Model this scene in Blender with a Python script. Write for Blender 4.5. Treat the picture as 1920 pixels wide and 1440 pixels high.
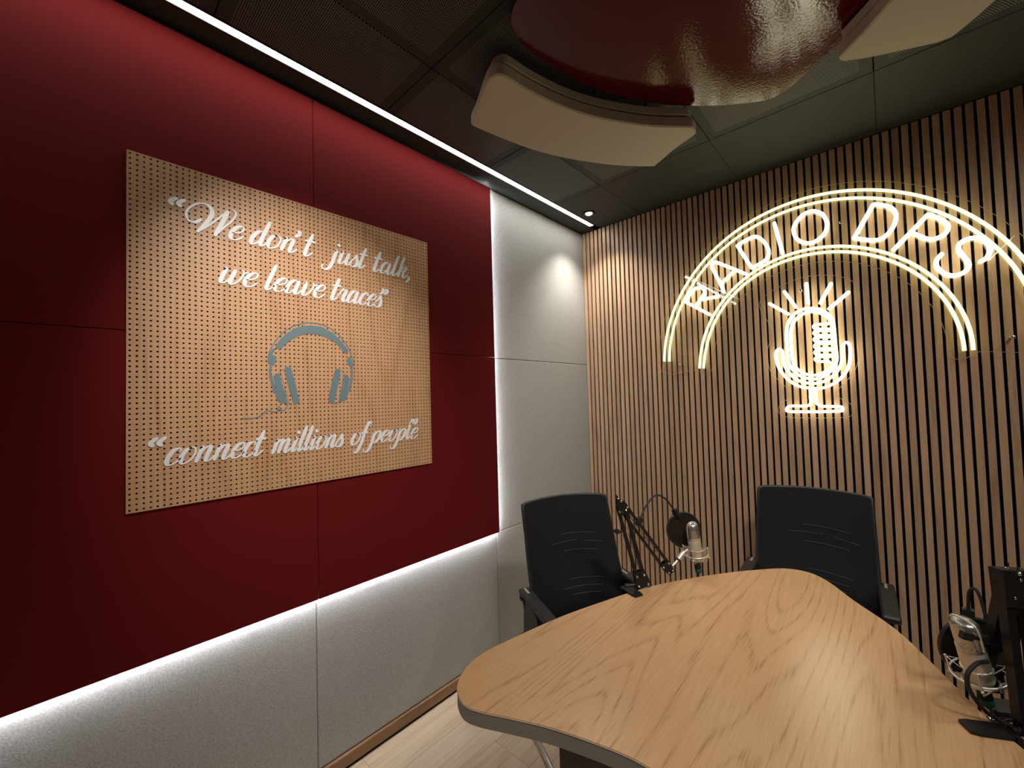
import bpy, math, random
from mathutils import Vector, Matrix
PI = math.pi
random.seed(7)
for o in list(bpy.data.objects): bpy.data.objects.remove(o)
C = bpy.context.scene.collection
SC = bpy.context.scene

# ------------------------------------------------------------------ camera
HC = 1.475
yaw, pitch, roll = 0.7422984, 0.0331118, -0.0288525
fw = Vector((-math.sin(yaw)*math.cos(pitch), math.cos(yaw)*math.cos(pitch), math.sin(pitch)))
rt = Vector((math.cos(yaw), math.sin(yaw), 0)); up = rt.cross(fw)
r2 = rt*math.cos(roll)+up*math.sin(roll); u2 = -rt*math.sin(roll)+up*math.cos(roll)
cd = bpy.data.cameras.new('camera'); cam = bpy.data.objects.new('camera', cd); C.objects.link(cam)
cd.sensor_width = 36; cd.lens = 769.465*36/1920; cd.clip_start = .02
cam.matrix_world = Matrix(((r2.x, u2.x, -fw.x, 0), (r2.y, u2.y, -fw.y, 0), (r2.z, u2.z, -fw.z, HC), (0, 0, 0, 1)))
SC.camera = cam

# ------------------------------------------------------------------ world, lights, exposure
w = bpy.data.worlds.new('world'); SC.world = w; w.use_nodes = True
w.node_tree.nodes['Background'].inputs[0].default_value = (.8, .85, 1, 1)
w.node_tree.nodes['Background'].inputs[1].default_value = 0.02
SC.view_settings.view_transform = 'Standard'; SC.view_settings.look = 'None'
SC.view_settings.gamma = 1; SC.view_settings.use_curve_mapping = False
SC.view_settings.exposure = 0.08

CEIL = 2.7125
def lamp_spot(name, loc, aim, power, size, blend, col, r=.02):
    l = bpy.data.lights.new(name, 'SPOT'); l.energy = power; l.spot_size = math.radians(size); l.spot_blend = blend
    l.color = col; l.shadow_soft_size = r
    o = bpy.data.objects.new(name, l); C.objects.link(o); o.location = loc
    o.rotation_euler = (Vector(aim)-Vector(loc)).to_track_quat('-Z', 'Y').to_euler(); return o
# corner spot in view, out-of-frame spot on the pegboard, then added fill lamps
lamp_spot('spot_or_fill_light', (-1.451, 2.404, CEIL-.018), (-1.41, 2.58, 0), 40, 106, .8, (1, .93, .84), .018)
lamp_spot('spot_or_fill_light', (-.60, .38, CEIL-.02), (-1.64, .64, 1.60), 104, 53, 1.0, (1, .92, .82), .03)
lamp_spot('spot_or_fill_light', (.30, .50, CEIL-.02), (-1.05, 2.45, .95), 125, 66, 1.0, (1, .93, .84), .10)  # unseen fill spot added to brighten the far corner
lamp_spot('spot_or_fill_light', (-.10, .25, CEIL-.02), (-.62, 1.12, .75), 42, 64, 1.0, (1, .93, .84), .10)  # unseen fill spot added to brighten the left of the table
for lx, ly, lp, la in ((.95, .55, 62, 172), (.95, 1.75, 50, 172), (.45, -.6, 40, 125)):  # unseen wide lamps added as general fill for room and ceiling pieces
    lamp_spot('spot_or_fill_light', (lx, ly, CEIL-.02), (lx-.05, ly+.05, 0), lp, la, .9, (1, .93, .85), .16)
def lamp_area(name, loc, rot, sx, sy, power, col):
    l = bpy.data.lights.new(name, 'AREA'); l.shape = 'RECTANGLE'; l.size = sx; l.size_y = sy; l.energy = power; l.color = col
    o = bpy.data.objects.new(name, l); C.objects.link(o); o.location = loc; o.rotation_euler = rot; return o
# ceiling luminaire in the rear half of the room, behind the camera

# ------------------------------------------------------------------ helpers
class MB:
    def __init__(s): s.v = []; s.f = []; s.sm = []
    def add(s, vs, fs, smooth=False):
        b = len(s.v); s.v += [tuple(v) for v in vs]; s.f += [tuple(b+i for i in f) for f in fs]; s.sm += [smooth]*len(fs)
    def box(s, a, b, bev=0.0):
        x0, y0, z0 = a; x1, y1, z1 = b
        if bev <= 0:
            s.add([(x0,y0,z0),(x1,y0,z0),(x1,y1,z0),(x0,y1,z0),(x0,y0,z1),(x1,y0,z1),(x1,y1,z1),(x0,y1,z1)],
                  [(0,3,2,1),(4,5,6,7),(0,1,5,4),(1,2,6,5),(2,3,7,6),(3,0,4,7)]); return
        c = bev; V = []; idx = {}
        for ix, x in enumerate((x0, x1)):
            for iy, y in enumerate((y0, y1)):
                for iz, z in enumerate((z0, z1)):
                    sx = c if ix == 0 else -c; sy = c if iy == 0 else -c; sz = c if iz == 0 else -c
                    idx[ix,iy,iz,0] = len(V); V.append((x, y+sy, z+sz))
                    idx[ix,iy,iz,1] = len(V); V.append((x+sx, y, z+sz))
                    idx[ix,iy,iz,2] = len(V); V.append((x+sx, y+sy, z))
        g = lambda a,b,c_,k: idx[a,b,c_,k]
        F = []
        for i in (0,1):
            q = [g(i,0,0,0), g(i,1,0,0), g(i,1,1,0), g(i,0,1,0)]; F.append(q if i else q[::-1])
            q = [g(0,i,0,1), g(0,i,1,1), g(1,i,1,1), g(1,i,0,1)]; F.append(q if i else q[::-1])
            q = [g(0,0,i,2), g(1,0,i,2), g(1,1,i,2), g(0,1,i,2)]; F.append(q if i else q[::-1])
        for a in (0,1):
            for b in (0,1):
                q = [g(a,b,0,0), g(a,b,1,0), g(a,b,1,1), g(a,b,0,1)]; F.append(q if a != b else q[::-1])
                q = [g(a,0,b,0), g(a,0,b,2), g(a,1,b,2), g(a,1,b,0)]; F.append(q if a == b else q[::-1])
                q = [g(0,a,b,1), g(1,a,b,1), g(1,a,b,2), g(0,a,b,2)]; F.append(q if a == b else q[::-1])
                for d in (0,1):
                    q = [g(a,b,d,0), g(a,b,d,1), g(a,b,d,2)]; F.append(q if (a+b+d) % 2 == 1 else q[::-1])
        s.add(V, F)
    def tube(s, pts, r, n=10, closed=False, cap=True, smooth=True, flat=None):
        P = [Vector(p) for p in pts]; m = len(P); rings = []; prev = None
        for i in range(m):
            if closed: t = P[(i+1) % m]-P[i-1]
            else: t = P[min(i+1, m-1)]-P[max(i-1, 0)]
            t.normalize()
            if prev is None:
                a = Vector((0,0,1)) if abs(t.z) < .9 else Vector((1,0,0))
                u = t.cross(a).normalized()
            else:
                u = (prev-t*prev.dot(t)).normalized()
            prev = u; v = t.cross(u)
            rr = r[i] if isinstance(r, (list, tuple)) else r
            ring = []
            for k in range(n):
                a = 2*PI*k/n; d = u*math.cos(a)*rr+v*math.sin(a)*rr
                ring.append(P[i]+d)
            rings.append(ring)
        V = [p for r_ in rings for p in r_]; F = []
        for i in range(m if closed else m-1):
            j = (i+1) % m
            off = 0
            if closed and j == 0:
                d = [(rings[0][k]-rings[-1][0]).length for k in range(n)]; off = d.index(min(d))
            for k in range(n):
                k2 = (k+1) % n
                F.append((i*n+k, i*n+k2, j*n+(k2+off) % n, j*n+(k+off) % n))
        s.add(V, F, smooth)
        if not closed and cap:
            s.add(rings[0], [tuple(range(n))[::-1]]); s.add(rings[-1], [tuple(range(n))])
    def bar(s, a, b, w_, h_, side=None):     # box-section bar from a to b
        a = Vector(a); b = Vector(b); t = (b-a).normalized()
        u = Vector(side) if side is not None else (Vector((0,0,1)) if abs(t.z) < .9 else Vector((1,0,0)))
        u = (u-t*u.dot(t)).normalized(); v = t.cross(u)
        V = [p+u*sx*w_/2+v*sy*h_/2 for p in (a, b) for sx, sy in ((-1,-1),(1,-1),(1,1),(-1,1))]
        s.add(V, [(3,2,1,0),(4,5,6,7),(0,1,5,4),(1,2,6,5),(2,3,7,6),(3,0,4,7)])
    def lathe(s, prof, n=24, M=None, smooth=True, cap=True):
        V = []
        for r_, z in prof:
            for k in range(n):
                p = Vector((r_*math.cos(2*PI*k/n), r_*math.sin(2*PI*k/n), z)); V.append(M @ p if M else p)
        F = [(i*n+k, i*n+(k+1) % n, (i+1)*n+(k+1) % n, (i+1)*n+k) for i in range(len(prof)-1) for k in range(n)]
        s.add(V, F, smooth)
        if cap:
            s.add(V[:n], [tuple(range(n))[::-1]]); s.add(V[-n:], [tuple(range(n))])
    def sphere(s, c, r_, n=12, sc=(1,1,1)):
        prof = [(max(1e-5, math.sin(PI*i/8)), -math.cos(PI*i/8)) for i in range(9)]
        s.lathe(prof, n, Matrix.Translation(c) @ Matrix.Diagonal((r_*sc[0], r_*sc[1], r_*sc[2], 1)), True, False)
    def prism(s, pts, z0, z1, bev=0, top_in=0):  # polygon (x,y) ccw extruded in z with bevelled rims
        n = len(pts); P = [Vector((p[0], p[1])) for p in pts]
        def inset(d):
            out = []
            for i in range(n):
                a, b, c = P[i-1], P[i], P[(i+1) % n]
                n1 = Vector(((b-a).y, -(b-a).x)).normalized(); n2 = Vector(((c-b).y, -(c-b).x)).normalized()
                m = (n1+n2); m = m.normalized() if m.length > 1e-6 else n1
                out.append(b-m*d/max(.5, m.dot(n1)))
            return out
        lv = [(inset(bev), z0)] if bev else []
        lv += [(P, z0+bev), (P, z1-bev)]
        if bev: lv += [(inset(bev), z1)]
        V = [(p.x, p.y, z) for L, z in lv for p in L]; F = []
        for i in range(len(lv)-1):
            for k in range(n):
                F.append((i*n+k, i*n+(k+1) % n, (i+1)*n+(k+1) % n, (i+1)*n+k))
        s.add(V, F, False)
        s.add(V[:n], [tuple(range(n))[::-1]]); s.add(V[-n:], [tuple(range(n))])
    def mesh(s, name, mat):
        me = bpy.data.meshes.new(name); me.from_pydata(s.v, [], s.f); me.update()
        me.polygons.foreach_set('use_smooth', s.sm)
        if mat: me.materials.append(mat)
        return me
    def build(s, name, mat, parent=None, loc=None):
        o = bpy.data.objects.new(name, s.mesh(name, mat)); C.objects.link(o)
        if parent: o.parent = parent
        if loc is not None: o.location = loc
        return o
def fix(o):                                     # consistent outward normals
    import bmesh
    bm = bmesh.new(); bm.from_mesh(o.data); bmesh.ops.recalc_face_normals(bm, faces=bm.faces); bm.to_mesh(o.data); bm.free(); return o
def tag(o, label=None, cat=None, group=None, kind=None):
    if label: o['label'] = label
    if cat: o['category'] = cat
    if group: o['group'] = group
    if kind: o['kind'] = kind
    return o
def empty(name, loc=(0,0,0), rz=0, label=None, cat=None, group=None):
    o = bpy.data.objects.new(name, None); C.objects.link(o); o.location = loc; o.rotation_euler = (0,0,rz)
    o.empty_display_size = .1
    return tag(o, label, cat, group)
def copy_tree(o, parent=None):
    c = o.copy(); C.objects.link(c); c.parent = parent
    for ch in list(o.children): copy_tree(ch, c)
    return c
def cr(P, per=8, closed=False):                 # Catmull-Rom
    P = [Vector(p) for p in P]; n = len(P); out = []
    rng = range(n) if closed else range(n-1)
    for i in rng:
        if closed: p0, p1, p2, p3 = P[i-1], P[i], P[(i+1) % n], P[(i+2) % n]
        else:
            p1, p2 = P[i], P[i+1]; p0 = P[i-1] if i else p1*2-p2; p3 = P[i+2] if i+2 < n else p2*2-p1
        for k in range(per):
            t = k/per
            out.append(.5*((2*p1)+(p2-p0)*t+(2*p0-5*p1+4*p2-p3)*t*t+(3*p1-p0-3*p2+p3)*t**3))
    if not closed: out.append(P[-1])
    return out

# ------------------------------------------------------------------ materials
def mat(name, col, rough=.6, metal=0, spec=.5, coat=0, coat_r=.1, sheen=0):
    m = bpy.data.materials.new(name); m.use_nodes = True
    b = m.node_tree.nodes['Principled BSDF']
    b.inputs['Base Color'].default_value = (*col, 1); b.inputs['Roughness'].default_value = rough
    b.inputs['Metallic'].default_value = metal; b.inputs['Specular IOR Level'].default_value = spec
    b.inputs['Coat Weight'].default_value = coat; b.inputs['Coat Roughness'].default_value = coat_r
    b.inputs['Sheen Weight'].default_value = sheen
    return m
def nodes(m): return m.node_tree.nodes, m.node_tree.links, m.node_tree.nodes['Principled BSDF']
def add_noise(m, scale, c0, c1, bump=0, stretch=(1,1,1), detail=4, dist=.001, coord='Object', lo=.3, hi=.7):
    N, L, B = nodes(m)
    tc = N.new('ShaderNodeTexCoord'); mp = N.new('ShaderNodeMapping'); mp.inputs['Scale'].default_value = stretch
    nz = N.new('ShaderNodeTexNoise'); nz.inputs['Scale'].default_value = scale; nz.inputs['Detail'].default_value = detail
    rp = N.new('ShaderNodeValToRGB'); rp.color_ramp.elements[0].color = (*c0, 1); rp.color_ramp.elements[1].color = (*c1, 1)
    rp.color_ramp.elements[0].position = lo; rp.color_ramp.elements[1].position = hi
    L.new(tc.outputs[coord], mp.inputs[0]); L.new(mp.outputs[0], nz.inputs['Vector']); L.new(nz.outputs['Fac'], rp.inputs[0])
    L.new(rp.outputs[0], B.inputs['Base Color'])
    if bump:
        bp = N.new('ShaderNodeBump'); bp.inputs['Strength'].default_value = bump; bp.inputs['Distance'].default_value = dist
        L.new(nz.outputs['Fac'], bp.inputs['Height']); L.new(bp.outputs[0], B.inputs['Normal'])
    return m
def wood(name, c_dark, c_mid, c_light, rough=.5, axis=1, ring=7, fine=90, rnd=0, coat=0, off=(0,0,0), var=.0, coord='Object', dist=3.0, stretch=.16, figure=.16):
    # procedural oak: stretched noise bands (cathedral figure) + fine pores, grain runs along 'axis'
    m = mat(name, c_mid, rough, coat=coat); N, L, B = nodes(m)
    tc = N.new('ShaderNodeTexCoord'); mp = N.new('ShaderNodeMapping'); mp.inputs['Location'].default_value = off
    st = [1, 1, 1]; st[axis] = stretch; mp.inputs['Scale'].default_value = st
    src = tc.outputs[coord]
    if rnd:
        oi = N.new('ShaderNodeObjectInfo'); mu = N.new('ShaderNodeMath'); mu.operation = 'MULTIPLY'; mu.inputs[1].default_value = 37.0
        L.new(oi.outputs['Random'], mu.inputs[0])
        va = N.new('ShaderNodeVectorMath'); va.operation = 'ADD'; L.new(src, va.inputs[0]); L.new(mu.outputs[0], va.inputs[1]); src = va.outputs[0]
    L.new(src, mp.inputs[0])
    n1 = N.new('ShaderNodeTexNoise'); n1.inputs['Scale'].default_value = ring*.35; n1.inputs['Detail'].default_value = 1.5
    L.new(mp.outputs[0], n1.inputs['Vector'])
    mm = N.new('ShaderNodeMath'); mm.operation = 'MULTIPLY'; mm.inputs[1].default_value = ring*dist; L.new(n1.outputs['Fac'], mm.inputs[0])
    fr = N.new('ShaderNodeMath'); fr.operation = 'PINGPONG'; fr.inputs[1].default_value = 1.0; L.new(mm.outputs[0], fr.inputs[0])
    mp2 = N.new('ShaderNodeMapping'); st2 = [1, 1, 1]; st2[axis] = .035; mp2.inputs['Scale'].default_value = st2; L.new(src, mp2.inputs[0])
    n2 = N.new('ShaderNodeTexNoise'); n2.inputs['Scale'].default_value = fine*1.6; n2.inputs['Detail'].default_value = 5; L.new(mp2.outputs[0], n2.inputs['Vector'])
    mx = N.new('ShaderNodeMath'); mx.operation = 'MULTIPLY_ADD'; mx.inputs[1].default_value = figure
    mr = N.new('ShaderNodeMapRange'); mr.inputs['From Max'].default_value = .45; L.new(fr.outputs[0], mr.inputs['Value']); L.new(mr.outputs[0], mx.inputs[0])
    m3 = N.new('ShaderNodeMath'); m3.operation = 'MULTIPLY'; m3.inputs[1].default_value = .78; L.new(n2.outputs['Fac'], m3.inputs[0])
    L.new(m3.outputs[0], mx.inputs[2])
    rp = N.new('ShaderNodeValToRGB'); e = rp.color_ramp.elements
    e[0].position = .22; e[0].color = (*c_dark, 1); e[1].position = .78; e[1].color = (*c_light, 1)
    q = e.new(.46); q.color = (*c_mid, 1)
    L.new(mx.outputs[0], rp.inputs[0]); outc = rp.outputs[0]
    if rnd and var:
        hs = N.new('ShaderNodeHueSaturation'); ml = N.new('ShaderNodeMath'); ml.operation = 'MULTIPLY_ADD'
        ml.inputs[1].default_value = var; ml.inputs[2].default_value = 1-var/2
        L.new(oi.outputs['Random'], ml.inputs[0]); L.new(ml.outputs[0], hs.inputs['Value']); L.new(outc, hs.inputs['Color']); outc = hs.outputs[0]
    L.new(outc, B.inputs['Base Color'])
    bp = N.new('ShaderNodeBump'); bp.inputs['Strength'].default_value = .25; bp.inputs['Distance'].default_value = .0004
    L.new(mx.outputs[0], bp.inputs['Height']); L.new(bp.outputs[0], B.inputs['Normal'])
    return m
def emit(name, col, strength):
    m = bpy.data.materials.new(name); m.use_nodes = True; N = m.node_tree.nodes; N.clear()
    e = N.new('ShaderNodeEmission'); o = N.new('ShaderNodeOutputMaterial'); e.inputs[0].default_value = (*col, 1); e.inputs[1].default_value = strength
    m.node_tree.links.new(e.outputs[0], o.inputs[0]); return m

M = {}
M['red'] = add_noise(mat('red_fabric', (.16,.008,.012), .85, spec=.15), 500, (.115,.0052,.0062), (.145,.007,.0085), .08, detail=3, dist=.0004)
M['grey'] = add_noise(mat('grey_felt', (.5,.5,.5), .95, spec=.1), 190, (.34,.342,.335), (.51,.512,.50), .5, detail=5, dist=.0011)
M['oak_board'] = wood('oak_pegboard', (.40,.215,.110), (.54,.31,.170), (.62,.375,.22), .45, axis=2, ring=7, fine=90)
M['slat'] = wood('oak_slat', (.29,.178,.105), (.425,.272,.168), (.51,.335,.212), .42, axis=2, ring=6, fine=120, rnd=1, var=.22)
M['table'] = wood('oak_tabletop', (.31,.155,.075), (.51,.30,.15), (.58,.355,.185), .27, axis=1, ring=10, fine=150, dist=6.0, stretch=.11, figure=.20)
M['floor'] = wood('oak_floor', (.40,.29,.20), (.55,.42,.30), (.64,.51,.38), .45, axis=1, ring=6, fine=60, rnd=1, var=.12)
M['trim'] = wood('oak_trim', (.17,.09,.045), (.26,.145,.075), (.33,.19,.10), .5, axis=1, ring=5, fine=80)
M['black_felt'] = mat('black_felt', (.006,.006,.006), .95, spec=.05)
M['hole'] = mat('dark_backing', (.02,.012,.008), .9, spec=.1)
M['edge'] = mat('greige_edge_band', (.27,.245,.215), .45)
M['pedestal'] = mat('dark_laminate', (.085,.066,.052), .5)
M['letter'] = mat('white_acrylic', (.80,.83,.88), .3)
M['bluegrey'] = mat('blue_grey_vinyl', (.145,.215,.25), .4)
M['blackfab'] = add_noise(mat('black_mesh_fabric', (.012,.012,.013), .85, spec=.2), 900, (.008,.008,.009), (.016,.016,.017), .3, detail=1, dist=.0005)
M['slit'] = mat('vent_fabric', (.05,.05,.052), .8)
M['plastic'] = mat('black_plastic', (.017,.017,.019), .42)
M['blackmetal'] = mat('black_painted_metal', (.010,.009,.009), .38, spec=.35)
M['chrome'] = mat('chrome', (.75,.75,.75), .12, metal=1)
M['silver'] = mat('brushed_silver', (.78,.76,.70), .32, metal=.75)
M['champagne'] = mat('champagne_metal', (.62,.56,.44), .36, metal=.55)
M['green'] = mat('green_band', (.02,.16,.10), .5)
M['rubber'] = mat('black_rubber', (.012,.012,.012), .7)
M['cream'] = mat('cream_felt', (.52,.485,.395), .9, spec=.15)
M['wallpaint'] = mat('grey_paint', (.10,.095,.09), .85)
def lacquer():
    m = mat('red_lacquer', (.075,.0015,.0035), .085, spec=.5, coat=.0); N, L, B = nodes(m)
    tc = N.new('ShaderNodeTexCoord'); nz = N.new('ShaderNodeTexNoise'); nz.inputs['Scale'].default_value = 110; nz.inputs['Detail'].default_value = 2.0
    bp = N.new('ShaderNodeBump'); bp.inputs['Strength'].default_value = .45; bp.inputs['Distance'].default_value = .0009
    L.new(tc.outputs['Object'], nz.inputs['Vector']); L.new(nz.outputs['Fac'], bp.inputs['Height']); L.new(bp.outputs[0], B.inputs['Normal'])
    return m
M['lacquer'] = lacquer()
def perforated():
    # grey metal tile; hexagonal field of small holes showing pale fleece behind, blank border
    m = mat('perforated_tile', (.035,.035,.032), .6, metal=.0, spec=.3); N, L, B = nodes(m)
    tc = N.new('ShaderNodeTexCoord'); sp = N.new('ShaderNodeSeparateXYZ'); L.new(tc.outputs['Object'], sp.inputs[0])
    def mth(op, a, b=None, c=None):
        n = N.new('ShaderNodeMath'); n.operation = op
        for i, v in enumerate((a, b, c)):
            if v is None: continue
            if isinstance(v, (int, float)): n.inputs[i].default_value = v
            else: L.new(v, n.inputs[i])
        return n.outputs[0]
    def cell(ox, oy, px, py, r):
        fx = mth('SUBTRACT', mth('FRACT', mth('MULTIPLY_ADD', sp.outputs[0], 1/px, ox+100)), .5)
        fy = mth('SUBTRACT', mth('FRACT', mth('MULTIPLY_ADD', sp.outputs[1], 1/py, oy+100)), .5)
        dx = mth('MULTIPLY', fx, px); dy = mth('MULTIPLY', fy, py)
        return mth('LESS_THAN', mth('ADD', mth('MULTIPLY', dx, dx), mth('MULTIPLY', dy, dy)), r*r)
    p = .0075
    hole = mth('MAXIMUM', cell(0, 0, p, p*1.732, .0019), cell(.5, .5, p, p*1.732, .0019))
    ax = mth('LESS_THAN', mth('ABSOLUTE', sp.outputs[0]), .262); ay = mth('LESS_THAN', mth('ABSOLUTE', sp.outputs[1]), .262)
    msk = mth('MULTIPLY', hole, mth('MULTIPLY', ax, ay))
    mx = N.new('ShaderNodeMix'); mx.data_type = 'RGBA'; mx.inputs[6].default_value = (.014,.017,.018,1); mx.inputs[7].default_value = (.30,.32,.30,1)  # ground between the holes painted darker for their shadows
    L.new(msk, mx.inputs[0])
    m2 = N.new('ShaderNodeMix'); m2.data_type = 'RGBA'; m2.inputs[6].default_value = (.038,.043,.043,1); L.new(mth('MULTIPLY', ax, ay), m2.inputs[0]); L.new(mx.outputs[2], m2.inputs[7])
    L.new(m2.outputs[2], B.inputs['Base Color'])
    return m
M['tile_perf'] = perforated()
M['tile'] = mat('plain_tile', (.037,.041,.038), .6, spec=.3)
def acrylic():
    m = bpy.data.materials.new('clear_acrylic'); m.use_nodes = True; N = m.node_tree.nodes; L = m.node_tree.links; N.clear()
    t = N.new('ShaderNodeBsdfTransparent'); g = N.new('ShaderNodeBsdfGlossy'); g.inputs['Roughness'].default_value = .03
    x = N.new('ShaderNodeMixShader'); o = N.new('ShaderNodeOutputMaterial')
    t.inputs[0].default_value = (.99,.99,.985,1)
    x.inputs[0].default_value = .035; L.new(t.outputs[0], x.inputs[1]); L.new(g.outputs[0], x.inputs[2]); L.new(x.outputs[0], o.inputs[0]); return m
M['acrylic'] = acrylic()
M['acrylic_edge'] = mat('acrylic_cut_edge', (.45,.33,.22), .3)
M['neon'] = emit('warm_neon_tube', (1,.97,.42), 2.1)
M['neon_w'] = emit('white_neon_tube', (1,.96,.66), 5.5)
M['neon_m'] = emit('microphone_neon_tube', (1,.96,.66), 7.5)
M['led'] = emit('ceiling_led_strip', (1,.97,.90), 24)
M['halo'] = emit('hidden_led_strip', (.93,.96,1), 130)
M['spotlens'] = emit('spot_lens', (1,.96,.9), 6)

# ------------------------------------------------------------------ the setting
XW, XR, YB, YF = -1.70, 1.95, 2.683, -1.60
WL = empty('wall_left'); tag(WL, kind='structure')
b = MB(); b.box((-1.78, YF-.08, 0), (-1.69, YB+.08, CEIL)); b.build('backing', M['wallpaint'], WL)
def felt(y0, y1, z0, z1): # padded felt tile with softened rim
    b = MB(); b.box((-1.695, y0+.0008, z0+.0008), (-1.68, y1-.0008, z1-.0008), .0035); fix(b.build('felt_panel', M['grey'], WL))
for k in range(4): felt(-1.33+k*1.0-.0+(-.003)-0.0, -.33+k*1.0-.003, .062, .711)
felt(-1.6, -1.333, .062, .711)
for z0, z1 in ((.062, .711), (.711, 1.707), (1.707, CEIL-.004)):
    felt(1.667 if z0 > .1 else 2.0, 2.680, z0, z1) if z0 > .1 else None
# (bottom row already runs to the corner up to 2.667)
b = MB(); b.box((-1.695, 2.6675, .062), (-1.68, 2.682, .711)); b.build('felt_panel', M['grey'], WL)
BL = MB(); BL.box((-1.69, YF, .012), (-1.668, 2.67, .0605), .002); o = fix(BL.build('baseboard_left', M['trim'])); tag(o, kind='structure')
t1 = MB(); t1.box((-1.688, YF, 0), (-1.674, 2.67, .012)); o = t1.build('recess_strip', M['black_felt']); tag(o, kind='structure')  # black strip painting in the shade of the recess under the baseboard

WB = empty('wall_back'); tag(WB, kind='structure')
b = MB(); b.box((-1.78, YB, 0), (XR+.08, YB+.08, CEIL)); b.build('felt_backing', M['black_felt'], WB)
PITCH = .03407
sb = MB(); sb.box((-.0118, -.0120, 0), (.0118, 0, CEIL-.008), .0008); smesh = sb.mesh('slat', M['slat'])
x = -1.6473+PITCH/2-PITCH; k = 0
while x < XR-.01:
    if x > -1.676:
        o = bpy.data.objects.new('slat', smesh); C.objects.link(o); o.parent = WB; o.location = (x, YB, .003)
    x += PITCH

b = MB(); b.box((XR, YF-.08, 0), (XR+.08, YB+.08, CEIL)); o = b.build('wall_right', M['wallpaint']); tag(o, kind='structure')
b = MB(); b.box((-1.78, YF-.08, 0), (XR+.08, YF, CEIL)); o = b.build('wall_rear', M['wallpaint']); tag(o, kind='structure')

FL = empty('floor'); tag(FL, kind='structure')
b = MB(); b.box((-1.78, YF-.08, -.1), (XR+.08, YB+.08, -.0085)); b.build('subfloor', M['black_felt'], FL)
pb = MB(); pb.box((.0004, .0004, -.008), (.1886, 1.2196, 0), .0006); pm = pb.mesh('plank', M['floor'])
ix = 0; x = -1.69
while x < XR:
    y = YF-[.0, .4, .8, .25, .65][ix % 5]
    while y < YB:
        y0 = max(y, YF); y1 = min(y+1.22, YB)
        if y1-y0 > .05:
            o = bpy.data.objects.new('plank', pm); C.objects.link(o); o.parent = FL; o.location = (x, y, 0)
        y += 1.22
    x += .189; ix += 1

CE = empty('ceiling'); tag(CE, kind='structure')
b = MB(); b.box((-1.78, YF-.08, CEIL+.012), (XR+.08, YB+.08, CEIL+.09)); b.build('slab', M['black_felt'], CE)
xj = [-1.695, -1.580]; xs = [-1.525, -1.206, -.598, .010, .618, 1.226, 1.834, XR]
ys = [YF, -1.511, -.903, -.295, .313, .921, 1.529, 2.140, YB]
full = {}
for i in range(len(xs)-1):
    for j in range(len(ys)-1):
        x0, x1, y0, y1 = xs[i], xs[i+1], ys[j], ys[j+1]
        perf = y1 < 2.3 and y0 > -1.55 and x0 > -1.6
        key = (round(x1-x0, 3), round(y1-y0, 3), perf)
        g = .0016; gx = .0016 if y1 < 2.3 and x0 < -.5 else .0007
        if key not in full:
            b = MB(); hx = (x1-x0)/2-gx; hy = (y1-y0)/2-g; b.box((-hx, -hy, 0), (hx, hy, .011), .0012); full[key] = b.mesh('ceiling_tile', M['tile_perf'] if perf else M['tile'])
        o = bpy.data.objects.new('ceiling_tile', full[key]); C.objects.link(o); o.parent = CE; o.location = ((x0+x1)/2, (y0+y1)/2, CEIL)
        if key[0] < .4 and perf:   # cut tile keeps the hole field along its inner side
            pass
b = MB(); b.box((-1.70, YF, CEIL), (-1.573, YB, CEIL+.012)); b.build('edge_strip', M['tile'], CE)

LS = empty('linear_light', (-1.549, .5, CEIL), label='long white light strip set in the dark ceiling along the left wall', cat='light')
b = MB(); b.box((-.0165, -2.0, .003), (.0165, 2.10, .0045)); b.build('diffuser', M['led'], LS)
b = MB(); b.box((-.0235, -2.0, -.001), (-.0165, 2.105, .010)); b.box((.0165, -2.0, -.001), (.0235, 2.105, .010)); b.box((-.0185, 2.10, -.001), (.0185, 2.105, .010)); b.build('frame', M['blackmetal'], LS)

DL = empty('downlight', (-1.451, 2.404, CEIL), label='small round white spotlight recessed in the ceiling by the far corner', cat='light')
b = MB(); b.lathe([(.030, 0), (.040, -.001), (.043, -.004), (.040, -.007), (.031, -.006), (.030, 0)], 28, cap=False); b.build('bezel', M['blackmetal'], DL)
b = MB(); b.lathe([(.030, -.004), (.024, .004), (.012, .009), (.011, .009)], 24, cap=False); b.build('reflector', M['chrome'], DL)
b = MB(); b.lathe([(.001, -.0145), (.010, -.013), (.019, -.008), (.0225, -.002), (.0225, .001)], 24); b.build('lens', M['spotlens'], DL)

# ------------------------------------------------------------------ red fabric panels with LED halo
RW = empty('red_panel_wall', (-1.65, .665, .719), label='large dark red fabric wall panelling glowing along its lower and right edges', cat='wall panel')
def loc(p): return Vector(p)-RW.location
zc = [.719, 1.706, 2.694]; yc = [-1.58, -1.335, -.335, .665, 1.662]
for i in range(4):
    for j in range(2):
        b = MB(); b.box(loc((-1.663, yc[i]+.0006, zc[j]+.0006)), loc((-1.65, yc[i+1]-.0006, zc[j+1]-.0006)), .002); fix(b.build('fabric_panel', M['red'], RW))
b = MB()
for z in (.86, 1.70, 2.55): b.box(loc((-1.69, -1.5, z-.02)), loc((-1.663, 1.58, z+.02)))
b.build('batten', M['black_felt'], RW)
b = MB(); b.box(loc((-1.6685, -1.58, .730)), loc((-1.6645, 1.655, .738))); b.build('led_strip', M['halo'], RW)
b = MB(); b.box(loc((-1.6685, 1.643, .735)), loc((-1.6645, 1.651, 2.69))); b.build('led_strip', M['halo'], RW)

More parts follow.
